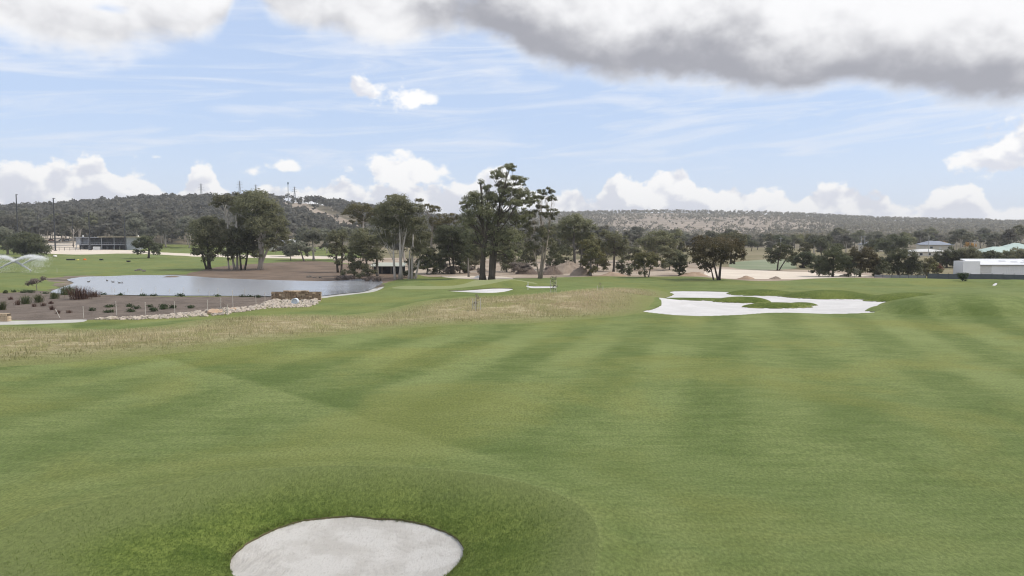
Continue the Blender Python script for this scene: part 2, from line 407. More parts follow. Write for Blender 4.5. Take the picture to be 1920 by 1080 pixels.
WSAND = pxpoly([(1205,587),(1222,584),(1238,579),(1236,573),(1226,569),(1214,566.5),(1235,561),(1248,556.5),(1262,552),(1256,547),(1300,546),(1400,548),(1475,551),(1545,554),(1640,559),(1720,563),(1715,572),(1672,586),(1648,590.5),(1560,591),(1480,588.5),(1430,589.5),(1370,593.5),(1300,595),(1250,593)], -.05, 4)
MOUNDS = [(1305,561,9.5,1.5,.30), (1392,564.5,4.2,2.2,.80), (1455,575.5,4.8,1.7,.68), (1499,572.5,2.4,1.3,.45), (1428,550.5,5.6,4,.75), (1556,556.5,6.8,4.6,1.15), (1512,554.5,4.4,3.4,.75), (1600,557.5,4.5,4,.75), (1706,564.5,6.4,3.6,1.25), (1806,589,10.5,6.5,1.5)]
MOUNDS = [(G(a, c)[0], G(a, c)[1], rx, ry, h) for a, c, rx, ry, h in MOUNDS]
BUMPS = [(G(1125, 570), 14, 7, 1.7), (G(1000, 578), 13, 6, 1.0), (G(850, 536), 20, 14, .9), (G(560, 503), 26, 13, 1.0), (G(250, 640), 26, 9, .5), (G(1850, 585), 17, 12, 1.0),
         (G(870, 537), 5, 4, .5), (G(955, 536), 6, 5, .7), (G(1910, 533), 8, 6, .9), (G(450, 610), 12, 5, .45), (G(1480, 618), 14, 6, .12), (G(1700, 529), 22, 8, .5)]
HL = np.array([(-900,408),(-400,406),(0,403),(100,396),(200,388),(300,381),(400,379),(500,377),(560,380),(620,386),(680,396),(740,404),(800,414),(900,426),(1000,440),(1100,452),(3000,452)], float)
HR = np.array([(-900,430),(300,425),(600,412),(900,405),(1040,403),(1150,400),(1250,399),(1400,401),(1500,405),(1650,413),(1800,417),(1920,420),(2300,424),(3200,424)], float)
def fbm(x, y, s, seed=0):
    o = 0
    for k in range(4):
        a = seed * 1.7 + k * 2.1; f = s * 1.9 ** k
        o = o + np.sin(x * f * math.cos(a) + y * f * math.sin(a) + 1.3 * np.sin(y * f * .7 * math.cos(a * 1.3) - x * f * .6 + seed + k)) / 1.8 ** k
    return o / 2
def hfun(X, Y):
    X, Y = np.asarray(X, float), np.asarray(Y, float); P = np.stack([X, Y], 1)
    r = np.hypot(X, Y); pxx = 960 + FPX * np.tan(np.clip(np.arctan2(X, Y), -1.05, 1.05))
    h = .16 * fbm(X, Y, .09, 1) * sst(r, 25, 45) * (1 - sst(r, 500, 700)) + .45 * fbm(X, Y, .012, 4) * sst(r, 150, 300)
    h += 2.7 * sst(r, 230, 470) + 2.2 * sst(r, 450, 800)
    c = np.clip(np.cos(np.arctan2(X, Y)), .5, 1)
    zl = (9 + 1180 * c * (450 - np.interp(pxx, HL[:, 0], HL[:, 1])) / FPX); zr = (9 + 2250 * c * (450 - np.interp(pxx, HR[:, 0], HR[:, 1])) / FPX)
    gul = fbm(X, Y, .006, 2)
    prl = np.clip((r - 520) / (1180 - 520), 0, 1); prr = np.clip((r - 1000) / (2250 - 1000), 0, 1)
    pl = prl ** 1.25 * (1 + .10 * gul * (1 - prl) * 2) * (1 - .45 * sst(r, 1250, 2000)); pr = prr ** 1.15 * (1 + .12 * fbm(X, Y, .004, 7) * (1 - prr) * 2) * (1 - .4 * sst(r, 2350, 3400))
    h = np.maximum(h, np.maximum(h * (1 - prl) + zl * pl, h * (1 - prr) + zr * pr))
    for (cx, cy), rx, ry, hh in BUMPS:
        u = ((X - cx) / rx) ** 2 + ((Y - cy) / ry) ** 2; h = h + hh * np.exp(-u * 1.6)
    h = h + mound(X, Y)
    s = sdf(P, POND); h = np.where(s > 0, WATER - .12 - .12 * np.minimum(s, 4), WATER - .12 + (h - WATER + .12) * sst(-s, -1.0, 8))
    so_, ss = sdf(P, NCOLL, 8), sdf(P, NSAND, 8)
    t = np.clip(so_ / (so_ - ss + 1e-6), 0, 1)
    h = h + np.where(so_ > 0, np.where(ss > 0, -1.0 - .5 * (1 - np.exp(-np.maximum(ss, 0) / 1.7)) + .03 * fbm(X, Y, 2.2, 3) * np.clip(ss, 0, 1), -1.0 * (t ** 1.6)), 0) + .10 * np.exp(-(so_ / .9) ** 2)
    return h
def mound(X, Y, ms=None):
    m = np.zeros(len(X))
    for cx, cy, rx, ry, hh in (MOUNDS if ms is None else ms):
        u = (((X - cx) / rx) ** 2 + ((Y - cy) / ry) ** 2) * (1 + .16 * fbm(X, Y, .55, 5))
        m = np.maximum(m, hh * np.clip(1 - u, 0, 1) ** .66)
    return m
def hz(x, y): return float(hfun([x], [y])[0])
def GH(px, py):
    p = G(px, py)
    for _ in range(12): p = G(px, py, hz(*p))
    return p
def ghpoly(pts, n=5): return spline([GH(x, y) for x, y in pts], n)
def at(px, dist):                             # place on the ground at a given distance ahead
    x = (px - 960) / FPX * dist; return Vector((x, dist, hz(x, dist)))
def foot(px, py):
    p = GH(px, py); return Vector((p[0], p[1], hz(*p)))

# ------------------------------------------------------------------ terrain: one polar sheet cut into zones
az = np.concatenate([np.arange(-180, -60, 6.), np.arange(-60, -41, 1.), np.arange(-41, 41, .165), np.arange(41, 60, 1.), np.arange(60, 180, 6.)])
rr = [1.0, 4, 7, 10]; r = 12.0
while r < 3900:
    rr.append(r); r += max(.13, min(r * r / (FPX * CAMH) * 3, .6)) if r < 230 else (r * .014 if r < 600 else r * .021)
rr = np.array(rr); na, nr = len(az), len(rr)
AA, RR = np.meshgrid(np.radians(az), rr); V2 = np.stack([(np.sin(AA) * RR).ravel(), (np.cos(AA) * RR).ravel()], 1)
i, j = np.meshgrid(np.arange(nr - 1), np.arange(na)); i, j = i.ravel(), j.ravel(); jn = (j + 1) % na
a_, b_, c_, d_ = i * na + j, i * na + jn, (i + 1) * na + jn, (i + 1) * na + j
T = np.concatenate([np.stack([a_, b_, c_], 1), np.stack([a_, c_, d_], 1)])
V2 = np.concatenate([V2, [[0, 0]]]); T = np.concatenate([T, np.stack([np.full(na, len(V2) - 1), (np.arange(na) + 1) % na, np.arange(na)], 1)])
Z = np.zeros(len(T), int)
def cut(field, zid, only=None):
    global V2, T, Z
    f = field(V2); f = np.where(np.abs(f) < 1e-6, 1e-6, f); ft = f[T]; pos_ = ft > 0; k = pos_.sum(1)
    ok = np.ones(len(T), bool) if only is None else np.isin(Z, only)
    Z[(k == 3) & ok] = zid
    mixd = np.where((k > 0) & (k < 3) & ok)[0]
    if len(mixd) == 0: return
    t = T[mixd]; p = pos_[mixd]; lone = np.where(k[mixd] == 1, p.argmax(1), (~p).argmax(1)); rr_ = np.arange(len(t))
    A, B_, C_ = t[rr_, lone], t[rr_, (lone + 1) % 3], t[rr_, (lone + 2) % 3]
    E = np.concatenate([np.stack([A, B_], 1), np.stack([A, C_], 1)]); E.sort(1)
    U, inv = np.unique(E, axis=0, return_inverse=True); inv = inv.ravel()
    w = np.clip(f[U[:, 0]] / (f[U[:, 0]] - f[U[:, 1]]), .02, .98)[:, None]
    base = len(V2); V2 = np.concatenate([V2, V2[U[:, 0]] * (1 - w) + V2[U[:, 1]] * w])
    q, s = base + inv[:len(t)], base + inv[len(t):]
    li = k[mixd] == 1; old = Z[mixd]; zl = np.where(li, zid, old); zr_ = np.where(li, old, zid)
    T[mixd] = np.stack([A, q, s], 1); Z[mixd] = zl
    T = np.concatenate([T, np.stack([q, B_, C_], 1), np.stack([q, C_, s], 1)]); Z = np.concatenate([Z, zr_, zr_])
wig = lambda V, a, s, sd=0: a * fbm(V[:, 0], V[:, 1], s, sd)
ROUGH = ghpoly([(-260,622),(-100,614),(0,611),(90,613),(200,617),(270,613),(330,606),(400,597),(470,591),(560,588),(640,590),(700,584),(760,572),(800,563),(880,556),(960,553),(1040,548),(1100,541),(1170,538),(1225,543),(1256,551),(1248,558),(1216,566),(1238,575),(1205,586),(1150,594),(1000,606),(800,613),(520,641),(350,661),(0,689),(-260,712)])
BED = ghpoly([(-220,546),(0,549),(60,545),(110,549),(180,553),(300,556),(420,556.5),(505,557),(522,567),(430,582),(350,592),(250,598),(160,600),(90,603),(0,600),(-220,606)])
BANK = ghpoly([(350,517),(385,506),(430,498),(520,492),(600,490),(660,497),(720,507),(780,519),(745,524),(715,530),(680,540),(560,524),(450,521)])
DIRT = ghpoly([(620,486),(720,502),(790,518),(880,518),(960,522),(1100,518),(1200,518),(1290,519),(1340,523),(1420,526),(1480,524),(1590,520),(1660,521),(1660,514),(1600,508),(1500,506),(1340,500),(1280,490),(1000,486),(800,484)])
PALE1 = ghpoly([(1330,506),(1440,507.5),(1590,514),(1640,519),(1560,521),(1400,523),(1330,518)])
PALE2 = ghpoly([(60,466),(88,467),(260,470),(420,477),(640,481),(640,485),(400,483),(250,479),(88,476),(40,474)])
PALE3 = ghpoly([(830,519),(870,517),(950,519),(960,523),(900,524)])
GREEN = ghpoly([(740,538),(850,532),(950,531.5),(1010,533),(960,538),(850,542),(760,542)])
PATH = ghpoly([(-260,604),(-60,602),(60,601),(150,599),(162,601),(135,605),(0,609),(-60,610),(-260,613)])
PATH2 = ghpoly([(600,556),(640,551),(690,545),(715,538),(718,540),(695,548),(645,554),(604,559)])
B1 = ghpoly([(838,545),(870,544),(900,542),(930,540.5),(962,541),(950,546),(920,549),(880,548)])
B2 = ghpoly([(985,538),(1000,537),(1040,536.5),(1042,539),(1020,540),(995,540)])
B3 = ghpoly([(672,545),(690,541.5),(708,540.5),(700,543),(685,546)])
B4 = ghpoly([(1860,535.1),(1866,534.95),(1871,535.15),(1866,535.4)])
TURF = ghpoly([(1365,494),(1400,489),(1470,489),(1492,497),(1480,505),(1390,504.5)])
CLEAR = np.array([(505,368),(545,374),(600,392),(660,415),(685,438),(640,440),(585,412),(535,390)], float)
CLEAR2 = np.array([(1100,405),(1250,402),(1400,404),(1480,412),(1560,425),(1450,440),(1330,452),(1230,430),(1150,418)], float)
def proj(X, Y, Zz):
    fw = Y * math.cos(PITCH) - (Zz - CAMH) * math.sin(PITCH); up = Y * math.sin(PITCH) + (Zz - CAMH) * math.cos(PITCH)
    fw = np.maximum(fw, 1); return np.stack([960 + FPX * X / fw, 540 - FPX * up / fw], 1)
def hill_field(V):
    r = np.hypot(V[:, 0], V[:, 1]); return np.minimum(r - 560 - wig(V, 40, .01), 900)
def clear_field(V):
    p = proj(V[:, 0], V[:, 1], hfun(V[:, 0], V[:, 1])); ok = (V[:, 1] > 650)
    return np.where(ok, np.maximum(sdf(p, CLEAR, 40) + wig(V, 4, .03), np.where(V[:, 1] > 1000, np.maximum(sdf(p, CLEAR2, 40) + wig(V, 14, .01), wig(V, 20, .006, 9) - 12), -40)), -40)
def rough_field(V): return sdf(V, ROUGH) + wig(V, .35, .5, 3)
def bank_field(V): return np.maximum(sdf(V, BANK) + wig(V, 1.0, .2), -9)
def margin_field(V): return sdf(V, POND) + 3.0 + wig(V, 2.6, .13, 2) + wig(V, .9, .7, 5)
Z0, ZH, ZC, ZR, ZCO, ZG, ZB, ZBK, ZMG, ZD, ZP, ZPA, ZF, ZT, ZM, ZS = range(16)
cut(lambda V: np.where(V[:, 1] > 20, np.minimum(np.hypot(V[:, 0], V[:, 1]) - 200 - wig(V, 6, .05), (V[:, 0] / np.maximum(V[:, 1], 20) + .20) * 60), -50), ZF)
cut(hill_field, ZH); cut(clear_field, ZC)
cut(lambda V: np.maximum(sdf(V, DIRT, 30) + wig(V, 3, .1), -30), ZD)
for pl in (PALE1, PALE2, PALE3): cut(lambda V, pl=pl: sdf(V, pl) + wig(V, .5, .3), ZP)
cut(lambda V: sdf(V, TURF) + wig(V, 1, .2), ZT)
cut(margin_field, ZMG); cut(bank_field, ZBK); cut(lambda V: sdf(V, BED) + wig(V, .25, .7), ZB)
cut(rough_field, ZR); cut(lambda V: sdf(V, GREEN), ZG); cut(lambda V: sdf(V, NCOLL, 8), ZCO)
cut(lambda V: mound(V[:, 0], V[:, 1], MOUNDS[:-1]) - .12 + wig(V, .05, .8), ZM); cut(lambda V: sdf(V, PATH), ZPA); cut(lambda V: sdf(V, PATH2), ZPA)
SANDS = [(lambda V: sdf(V, NSAND, 8) + wig(V, .05, 1.4) + wig(V, .03, 8, 3), 'oval white sand bunker sunk in a grassy bowl, nearest the camera', .07),
         (lambda V: np.minimum(sdf(V, WSAND) + wig(V, .12, .9), .04 - mound(V[:, 0], V[:, 1])), 'large white sand bunker with grassy tongues and islands beyond the fairway', .05),
         (lambda V: sdf(V, B1), 'small white sand bunker in front of the putting green', .1), (lambda V: sdf(V, B2), 'thin sliver of white sand bunker right of the putting green, behind the white stake', .08),
         (lambda V: sdf(V, B3), 'little pale sand patch beside the pond path', .05), (lambda V: sdf(V, B4), 'tiny white sand bunker near the dark fence on the right', .05)]
for q, (fn, _, _) in enumerate(SANDS): cut(fn, ZS + q)
HZ = hfun(V2[:, 0], V2[:, 1])
def zone(name, zid, material, drop=0.0, edge=None):
    t = T[Z == zid]
    if len(t) == 0: return None
    u, inv = np.unique(t, return_inverse=True)
    V3 = np.concatenate([V2[u], (HZ[u] - drop)[:, None]], 1)
    t = inv.reshape(-1, 3)[:, ::-1]
    me = np_mesh(name, V3, t, material, smooth=True)
    if edge is not None:
        a = me.attributes.new('edge', 'FLOAT', 'POINT'); a.data.foreach_set('value', edge(V2[u]).astype(np.float32))
    o = link(name, me); o['kind'] = 'structure'; return o
zone('fairway', Z0, M['fairway'], edge=lambda V: sdf(V, NCOLL, 9)); zone('hillside', ZH, M['hill']); zone('hill_clearing', ZC, M['dryhill']); zone('rough_grass', ZR, M['rough'], edge=rough_field)
zone('bunker_surround', ZCO, M['collar'], edge=lambda V: sdf(V, NCOLL, 8)); zone('bunker_mounds', ZM, M['mound'], edge=lambda V: mound(V[:, 0], V[:, 1], MOUNDS[:-1]) * 20 - 2); zone('dry_field', ZF, M['dryfield']); zone('distant_turf', ZT, M['paleturf']); zone('putting_green', ZG, M['green']); zone('garden_bed', ZB, M['mulch']); zone('pond_bank', ZBK, M['bank']); zone('pond_margin', ZMG, M['margin'])
zone('bare_earth', ZD, M['dirt']); zone('sand_strip', ZP, M['palesand']); zone('path', ZPA, M['path'])
skirt = MB()
for q, (fn, lab, drop) in enumerate(SANDS):
    o = zone('sand_bunker', ZS + q, M['sand'] if q == 0 else M['whitesand'], drop)
    if o: o['label'] = lab
    t = T[Z == ZS + q]; E = np.concatenate([t[:, [0, 1]], t[:, [1, 2]], t[:, [2, 0]]]); Es = np.sort(E, 1)
    U, ix, cnt = np.unique(Es, axis=0, return_index=True, return_counts=True)
    for e in E[ix[cnt == 1]]:
        (x0, y0), (x1, y1) = V2[e[0]], V2[e[1]]; z0, z1 = HZ[e[0]], HZ[e[1]]
        skirt.poly([(x0, y0, z0), (x1, y1, z1), (x1, y1, z1 - drop - .02), (x0, y0, z0 - drop - .02)], [(0, 1, 2, 3)])
lip = skirt.build('bunker_lip', simple('lip_soil', (.10, .105, .045), (.14, .115, .07), 3, .95)); lip['kind'] = 'structure'
wp = spline(POND[::5], 3); cen = wp.mean(0)
dirs = wp - cen; wp = wp + dirs / np.linalg.norm(dirs, axis=1)[:, None] * .5
tris = tessellate_polygon([[Vector((x, y, 0)) for x, y in wp]])
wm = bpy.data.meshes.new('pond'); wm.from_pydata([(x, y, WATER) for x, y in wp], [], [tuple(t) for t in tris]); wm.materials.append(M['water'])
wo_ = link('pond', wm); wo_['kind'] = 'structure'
bpy.context.view_layer.update()


# ------------------------------------------------------------------ trees
def leaf_cloud(lobes, rng, k, card=(3.4, 1.5), layers=1.0, openness=.3, droop=.5):
    """lobes in metres (x, y, z, rx, ry, rz); k = metres per photo pixel, sets how fine the foliage is cut"""
    Vs, Ts, n0, cents = [], [], 0, []
    for (x, y, z, rx, ry, rz) in lobes:
        a, c = rx / k, rz / k
        K = int(max(8, a * c / (10 if openness < .5 else 15)))
        d = rng.normal(size=(K, 3)); d /= np.linalg.norm(d, axis=1)[:, None]
        d[:, 2] = np.where((d[:, 2] < -.25) & (rng.random(K) < .6), -d[:, 2], d[:, 2])
        rad = rng.random(K) ** .42
        cc = d * rad[:, None] * np.array([rx, ry, rz]) + np.array([x, y, z]); cents.append(cc)
        n = int(max(40, 5.6 * a * c * layers * (1 - .45 * openness)))
        ci = rng.integers(0, K, n); sg = np.array([1, 1, .62]) * max(.14 * (rx + rz) / 2, 2.1 * k) * (1.2 - .35 * openness)
        off = np.clip(rng.normal(size=(n, 3)), -1.9, 1.9) * sg
        cn = cc[ci] + off
        out = d[ci] + np.array([0, 0, .55]) + off / (sg * 1.6)
        sz = rng.uniform(.65, 1.35, n)
        v, f = cards(cn, card[1] * k * sz, card[0] * k * sz, rng, droop, out * .9)
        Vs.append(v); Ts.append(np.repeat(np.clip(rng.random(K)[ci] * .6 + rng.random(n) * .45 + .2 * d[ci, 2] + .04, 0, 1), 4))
    V = np.concatenate(Vs); return V, np.arange(len(V), dtype=np.int32).reshape(-1, 4), np.concatenate(Ts), cents
class Wood:
    def __init__(s): s.mb = MB(); s.t = []
    def limb(s, pts, rad, t0, t1, k=5):
        s.mb.tube(pts, rad, k); m = len(pts)
        for i in range(m): s.t += [t0 + (t1 - t0) * i / (m - 1)] * k
    def mesh(s, name, m):
        me = s.mb.mesh(name, m, True); a = me.attributes.new('tint', 'FLOAT', 'POINT'); a.data.foreach_set('value', np.array(s.t, np.float32)); return me
def bez(a, m, c, n=6):
    a, m, c = np.array(a), np.array(m), np.array(c)
    return [tuple((1 - t) ** 2 * a + 2 * t * (1 - t) * m + t * t * c) for t in np.linspace(0, 1, n)]
def tree_meshes(lobes, stems, rng, k, bark, leaf, pale=.3, twigs=4, **kw):
    """stems: (x0, y0, x1, y1, z1, radius) in metres"""
    V, F, tint, cents = leaf_cloud(lobes, rng, k, **kw)
    crown = np_mesh('crown', V, F, LEAF[leaf], tint)
    w = Wood(); H = max(l[2] + l[5] for l in lobes)
    for (x0, y0, x1, y1, z1, r0) in stems:
        mid = ((x0 + x1) / 2 + rng.normal() * z1 * .04, (y0 + y1) / 2 + rng.normal() * z1 * .04, z1 * .5)
        p = bez((x0, y0, -.3), mid, (x1, y1, z1), 8)
        w.limb(p, [r0 * (1.45 if q == 0 else 1.08 - .07 * q) for q in range(8)], pale * .6, min(1, pale + z1 / H * .6), 8)
    for li, (x, y, z, rx, ry, rz) in enumerate(lobes):
        st = min(stems, key=lambda q: abs(q[2] - x) + abs(q[4] - z) * .15 + rng.random() * rx * .5)
        t = rng.uniform(.55, 1.0); sx, sy, sz_ = st[0] + (st[2] - st[0]) * t, st[1] + (st[3] - st[1]) * t, st[4] * t
        if z - rz * .3 < sz_: t *= max(.35, (z - rz * .5) / max(sz_, .1)); t = max(.2, min(1, t)); sx, sy, sz_ = st[0] + (st[2] - st[0]) * t, st[1] + (st[3] - st[1]) * t, st[4] * t
        e = (x, y, z + rz * .15); r1 = st[5] * rng.uniform(.3, .45)
        m_ = (sx + (x - sx) * .55 + rng.normal() * .3, sy + (y - sy) * .55, sz_ + (z - sz_) * .42)
        p = bez((sx, sy, sz_), m_, e, 7)
        w.limb(p, [max(r1 * (1 - .125 * q), .03) for q in range(7)], min(1, pale + sz_ / H * .5), min(1, pale + .5), 5)
        cc = cents[li]
        for q in range(min(twigs, len(cc))):
            tgt = cc[rng.integers(0, len(cc))]; s0 = np.array(p[rng.integers(2, 6)])
            mm = (s0 + tgt) / 2 + np.array([0, 0, -.06 * np.linalg.norm(tgt - s0)])
            w.limb(bez(s0, mm, tgt, 4), [r1 * .55, r1 * .44, r1 * .32, r1 * .16], min(1, pale + .4), min(1, pale + .55), 4)
    return w.mesh('trunk', BARK[bark]), crown
def tree(name, label, base, lobes, stems=None, bark='grey', leaf='gum', group=None, depth=.8, seed=0, dist=None, **kw):
    """base = photo point of the foot (or x and dist); lobes (px, py, rx, ry); stems (px foot, px top, py top, width px)"""
    p = at(base[0], dist) if dist else foot(*base)
    bp = proj(np.array([p.x]), np.array([p.y]), np.array([p.z]))[0]; k = p.y / FPX
    rng = np.random.default_rng(seed + int(base[0] * 7))
    wid = (max(l[0] + l[2] for l in lobes) - min(l[0] - l[2] for l in lobes)) * k
    L = []
    for i, l in enumerate(lobes):
        yo = ((i * .618) % 1 - .5) * wid * .5 * depth
        L.append(((l[0] - bp[0]) * k, yo, (bp[1] - l[1]) * k, l[2] * k, max(l[2], l[3]) * k * .9, l[3] * k))
    if not stems:
        ty = min(l[1] for l in lobes) * .45 + bp[1] * .55; stems = [(base[0], base[0] + 1, ty, 5)]
    ST = [((s[0] - bp[0]) * k, rng.uniform(-.3, .3), (s[1] - bp[0]) * k, rng.uniform(-.5, .5), (bp[1] - s[2]) * k, s[3] * k / 2) for s in stems]
    tm, cm = tree_meshes(L, ST, rng, k, bark, leaf, **kw)
    e = thing(name, label, 'tree', p, 0, group); link('trunk', tm, e); link('crown', cm, e); return e

tree('gum_tree', 'tall pale-limbed gum with a broad dome crown on the far pond bank', (488, 506),
     [(488,388,38,28),(462,392,30,22),(512,402,28,26),(478,368,26,12),(525,425,18,26),(495,425,34,22),(532,448,12,18),(508,458,22,14),(446,420,18,18),(470,440,20,16),(486,476,12,9)],
     [(488,480,400,9),(488,500,420,7),(486,520,440,5)], 'white', 'gum', pale=.55, openness=.35, twigs=6)
tree('gum_tree', 'umbrella-topped gum with bare white limbs, left of the dome-crowned gum by the pond', (440, 506),
     [(428,376,26,13),(450,372,18,12),(414,382,14,10),(440,388,20,8),(452,452,26,22),(430,446,22,20),(470,466,16,14),(436,474,18,14)],
     [(440,428,392,4),(444,444,385,4),(430,424,440,3)], 'white', 'gum', pale=.6, openness=.4)
tree('gum_tree', 'bushy dark grey-green gum at the left end of the pond bank trees', (392, 505),
     [(392,440,32,30),(378,428,20,18),(405,420,24,16),(372,458,16,18),(412,458,20,22),(396,476,22,14),(365,470,9,10)], [(392,392,440,7),(388,376,450,4)], 'dark', 'gum', pale=.1, openness=.15)
tree('dark_tree', 'dark low bushy tree tucked under the pale-limbed gums on the pond bank', (455, 506), [(446,448,24,20),(470,452,24,22),(456,472,26,14),(500,448,16,14)], [(452,450,455,4),(458,466,460,4)], 'dark', 'dark', pale=.1, openness=.15)
tree('gum_tree', 'small upright dark gum standing alone right of the pond bank', (637, 511), [(634,450,20,18),(640,440,14,12),(628,470,16,16),(645,474,14,18),(636,492,10,8)], [(634,633,440,4),(640,643,450,4)], 'dark', 'gum', pale=.15, openness=.2)
tree('gum_tree', 'hazy grey gum with pale trunk beyond the brown pond bank', (588, 488), [(585,442,24,12),(570,452,18,13),(600,450,16,14),(560,464,14,12),(610,464,9,10)], [(588,586,450,4)], 'white', 'grey', pale=.5, openness=.35)
tree('gum_tree', 'small hazy grey tree left of the pale-trunked gum beyond the pond', (570, 490), [(560,462,16,14),(574,470,12,10),(550,470,8,8)], [(570,562,462,3)], 'grey', 'grey', openness=.3)
tree('gum_tree', 'twiggy grey-green gum overhanging the right end of the pond', (708, 518),
     [(688,452,28,24),(672,470,22,22),(700,480,24,18),(715,450,22,24),(660,488,12,14),(682,500,16,9)], [(708,706,450,5),(692,680,455,3),(688,690,470,3)], 'grey', 'gum', pale=.35, openness=.3, twigs=7)
tree('gum_tree', 'tall dense dome-crowned gum with white trunk, beside the open hut', (748, 524),
     [(748,388,32,22),(726,396,26,20),(770,398,26,22),(740,374,22,9),(714,420,24,22),(786,425,22,24),(752,425,38,24),(800,448,14,20),(770,458,26,20),(726,452,22,18),(792,474,20,16)],
     [(752,750,430,6),(748,764,428,4),(772,776,440,5),(741,738,470,5),(778,792,460,4),(766,768,470,4)], 'white', 'gum', pale=.5, openness=.3, twigs=6)
tree('gum_tree', 'olive crown rising behind the dome-crowned gum and the twiggy gum', (682, 480), [(680,396,30,15),(660,402,18,10),(700,404,18,14),(678,414,24,9)], [(682,684,405,4)], 'white', 'olive', pale=.4, openness=.45, dist=290)
tree('gum_tree', 'sparse wispy treetop between the dome-crowned gum and the tallest gum', (805, 480), [(788,378,9,5),(802,389,12,6),(818,392,11,7),(806,398,8,3),(830,420,26,18),(850,412,18,12),(822,436,22,14)], [(805,812,415,4)], 'grey', 'olive', pale=.3, openness=.6, dist=240)
tree('dark_tree', 'dense dark rounded tree just left of the tallest gum', (848, 514), [(845,438,26,20),(828,452,18,20),(866,446,22,22),(850,468,26,20),(874,470,18,20),(836,480,14,10)], [(850,848,450,4),(846,840,460,3)], 'dark', 'dark', pale=.15, openness=.1)
tree('gum_tree', 'slim dark gum with thin grey stem left of the tallest gum', (879, 519), [(878,452,14,20),(886,474,14,14),(872,478,10,10)], [(879,878,455,3.5)], 'grey', 'dark', pale=.4, openness=.3)
tree('gum_tree', 'tallest gum of the course, twin dark trunks and open layered crown', (918, 525),
     [(952,318,19,9),(934,330,19,11),(968,342,21,11),(944,352,22,12),(914,352,12,7),(905,346,6,6),(976,362,26,11),(955,366,24,12),(988,372,22,10),(918,372,24,15),(892,378,24,18),(872,386,13,12),(940,378,22,14),(968,386,20,13),(996,380,20,10),(902,402,36,22),(940,412,34,22),(976,410,24,18),(880,420,20,20),(916,440,34,24),(956,446,30,20),(886,452,18,18),(930,470,28,14),(965,476,16,12)],
     [(905,912,440,11),(922,926,430,11),(924,938,370,6)], 'dark', 'gum', pale=.3, openness=.45, twigs=8)
tree('gum_tree', 'slender pinkish-trunked gum with wispy crown right of the tallest gum', (1011, 522),
     [(1024,362,18,8),(1034,374,10,9),(1008,372,13,8),(1016,388,16,8),(1000,404,20,14),(1030,400,14,14),(990,430,22,18),(1020,440,20,18),(1036,462,16,14),(996,466,20,14),(1046,480,10,10)],
     [(1011,1018,440,5),(1014,1030,430,4),(1012,1000,470,3)], 'pink', 'gum', pale=.45, openness=.5, twigs=7)
tree('gum_tree', 'large soft grey-green gum behind the slender pinkish-trunked gum', (1075, 500), [(1075,420,28,18),(1056,430,20,18),(1095,430,22,18),(1072,448,32,18),(1098,458,20,20),(1060,472,18,14)], [(1078,1076,440,5),(1088,1092,450,4)], 'grey', 'gum', pale=.2, openness=.25, dist=215)
tree('gum_tree', 'bushy grey-green gum in front of the brown soil heap', (1107, 517), [(1107,470,18,18),(1100,455,12,10),(1118,482,14,16),(1100,494,14,14),(1110,506,13,8)], [(1107,1107,460,4)], 'grey', 'olive', pale=.1, openness=.15)
tree('gum_tree', 'round-headed green gum with forked dark stem right of the soil heap', (1150, 508), [(1152,448,22,13),(1138,460,16,14),(1165,464,14,16),(1150,474,22,14),(1136,440,12,10)], [(1150,1150,455,4)], 'dark', 'gum', pale=.15, openness=.2, dist=205)
tree('conifer', 'small dark conifer, left one of the close pair right of the soil heap', (1164, 515), [(1164,492,6,5),(1164,500,9,8),(1166,508,8,6)], [(1164,1164,490,2)], 'dark', 'dark', openness=0)
tree('conifer', 'smallest dark conifer, right one of the close pair beside the soil heap', (1181, 517), [(1181,503,6,5),(1180,510,7,6)], [(1181,1181,502,2)], 'dark', 'dark', openness=0)
tree('olive_tree', 'rounded olive-green tree with low fine stems in front of larger gums', (1212, 520), [(1212,482,22,12),(1198,490,14,13),(1228,488,14,13),(1212,497,20,11),(1206,512,8,5)], [(1210,1206,488,2.5),(1216,1222,488,2.5)], 'grey', 'olive', pale=.2, openness=.2)
tree('gum_tree', 'broad soft green gum standing behind the rounded olive-green tree', (1232, 500), [(1230,446,30,13),(1208,456,22,14),(1252,458,22,14),(1232,466,34,16),(1268,440,14,10),(1262,474,16,12)], [(1232,1230,455,5)], 'grey', 'gum', openness=.2, dist=240)
tree('dark_tree', 'narrow dark green tree left of the spreading brown-green tree', (1275, 517), [(1275,482,11,10),(1268,494,12,12),(1283,496,10,12),(1274,507,15,9)], [(1275,1275,485,3)], 'dark', 'dark', openness=.05)
tree('spreading_tree', 'wide spreading brown-green tree with forked dark trunks at the fairway edge', (1347, 525), [(1340,460,42,15),(1310,468,24,16),(1370,466,24,17),(1332,480,34,16),(1360,486,20,12),(1302,488,14,12),(1325,500,16,10),(1384,480,11,12),(1318,450,20,9)], [(1349,1353,480,5),(1346,1336,490,4),(1338,1332,500,3)], 'dark', 'brown', pale=.05, openness=.25)
tree('gum_tree', 'dark gum with several stems behind the spreading brown-green tree', (1372, 500), [(1368,444,24,11),(1352,452,18,11),(1386,456,14,14),(1370,462,24,13)], [(1370,1369,455,4),(1376,1382,460,3)], 'dark', 'gum', openness=.25, dist=260)
tree('gum_tree', 'leaning dark tree with split trunk beside the pale sand strip', (1458, 507), [(1462,466,18,11),(1448,474,14,12),(1476,478,14,12),(1458,484,20,12),(1444,490,10,6)], [(1457,1460,475,3),(1461,1472,488,2.5)], 'dark', 'dark', pale=.1, openness=.3)
tree('dark_tree', 'dark rounded tree right of the leaning split-trunk tree', (1505, 505), [(1505,482,18,12),(1490,488,14,12),(1520,488,15,13),(1506,494,22,10)], [(1505,1505,485,4)], 'dark', 'dark', openness=.1, dist=230)
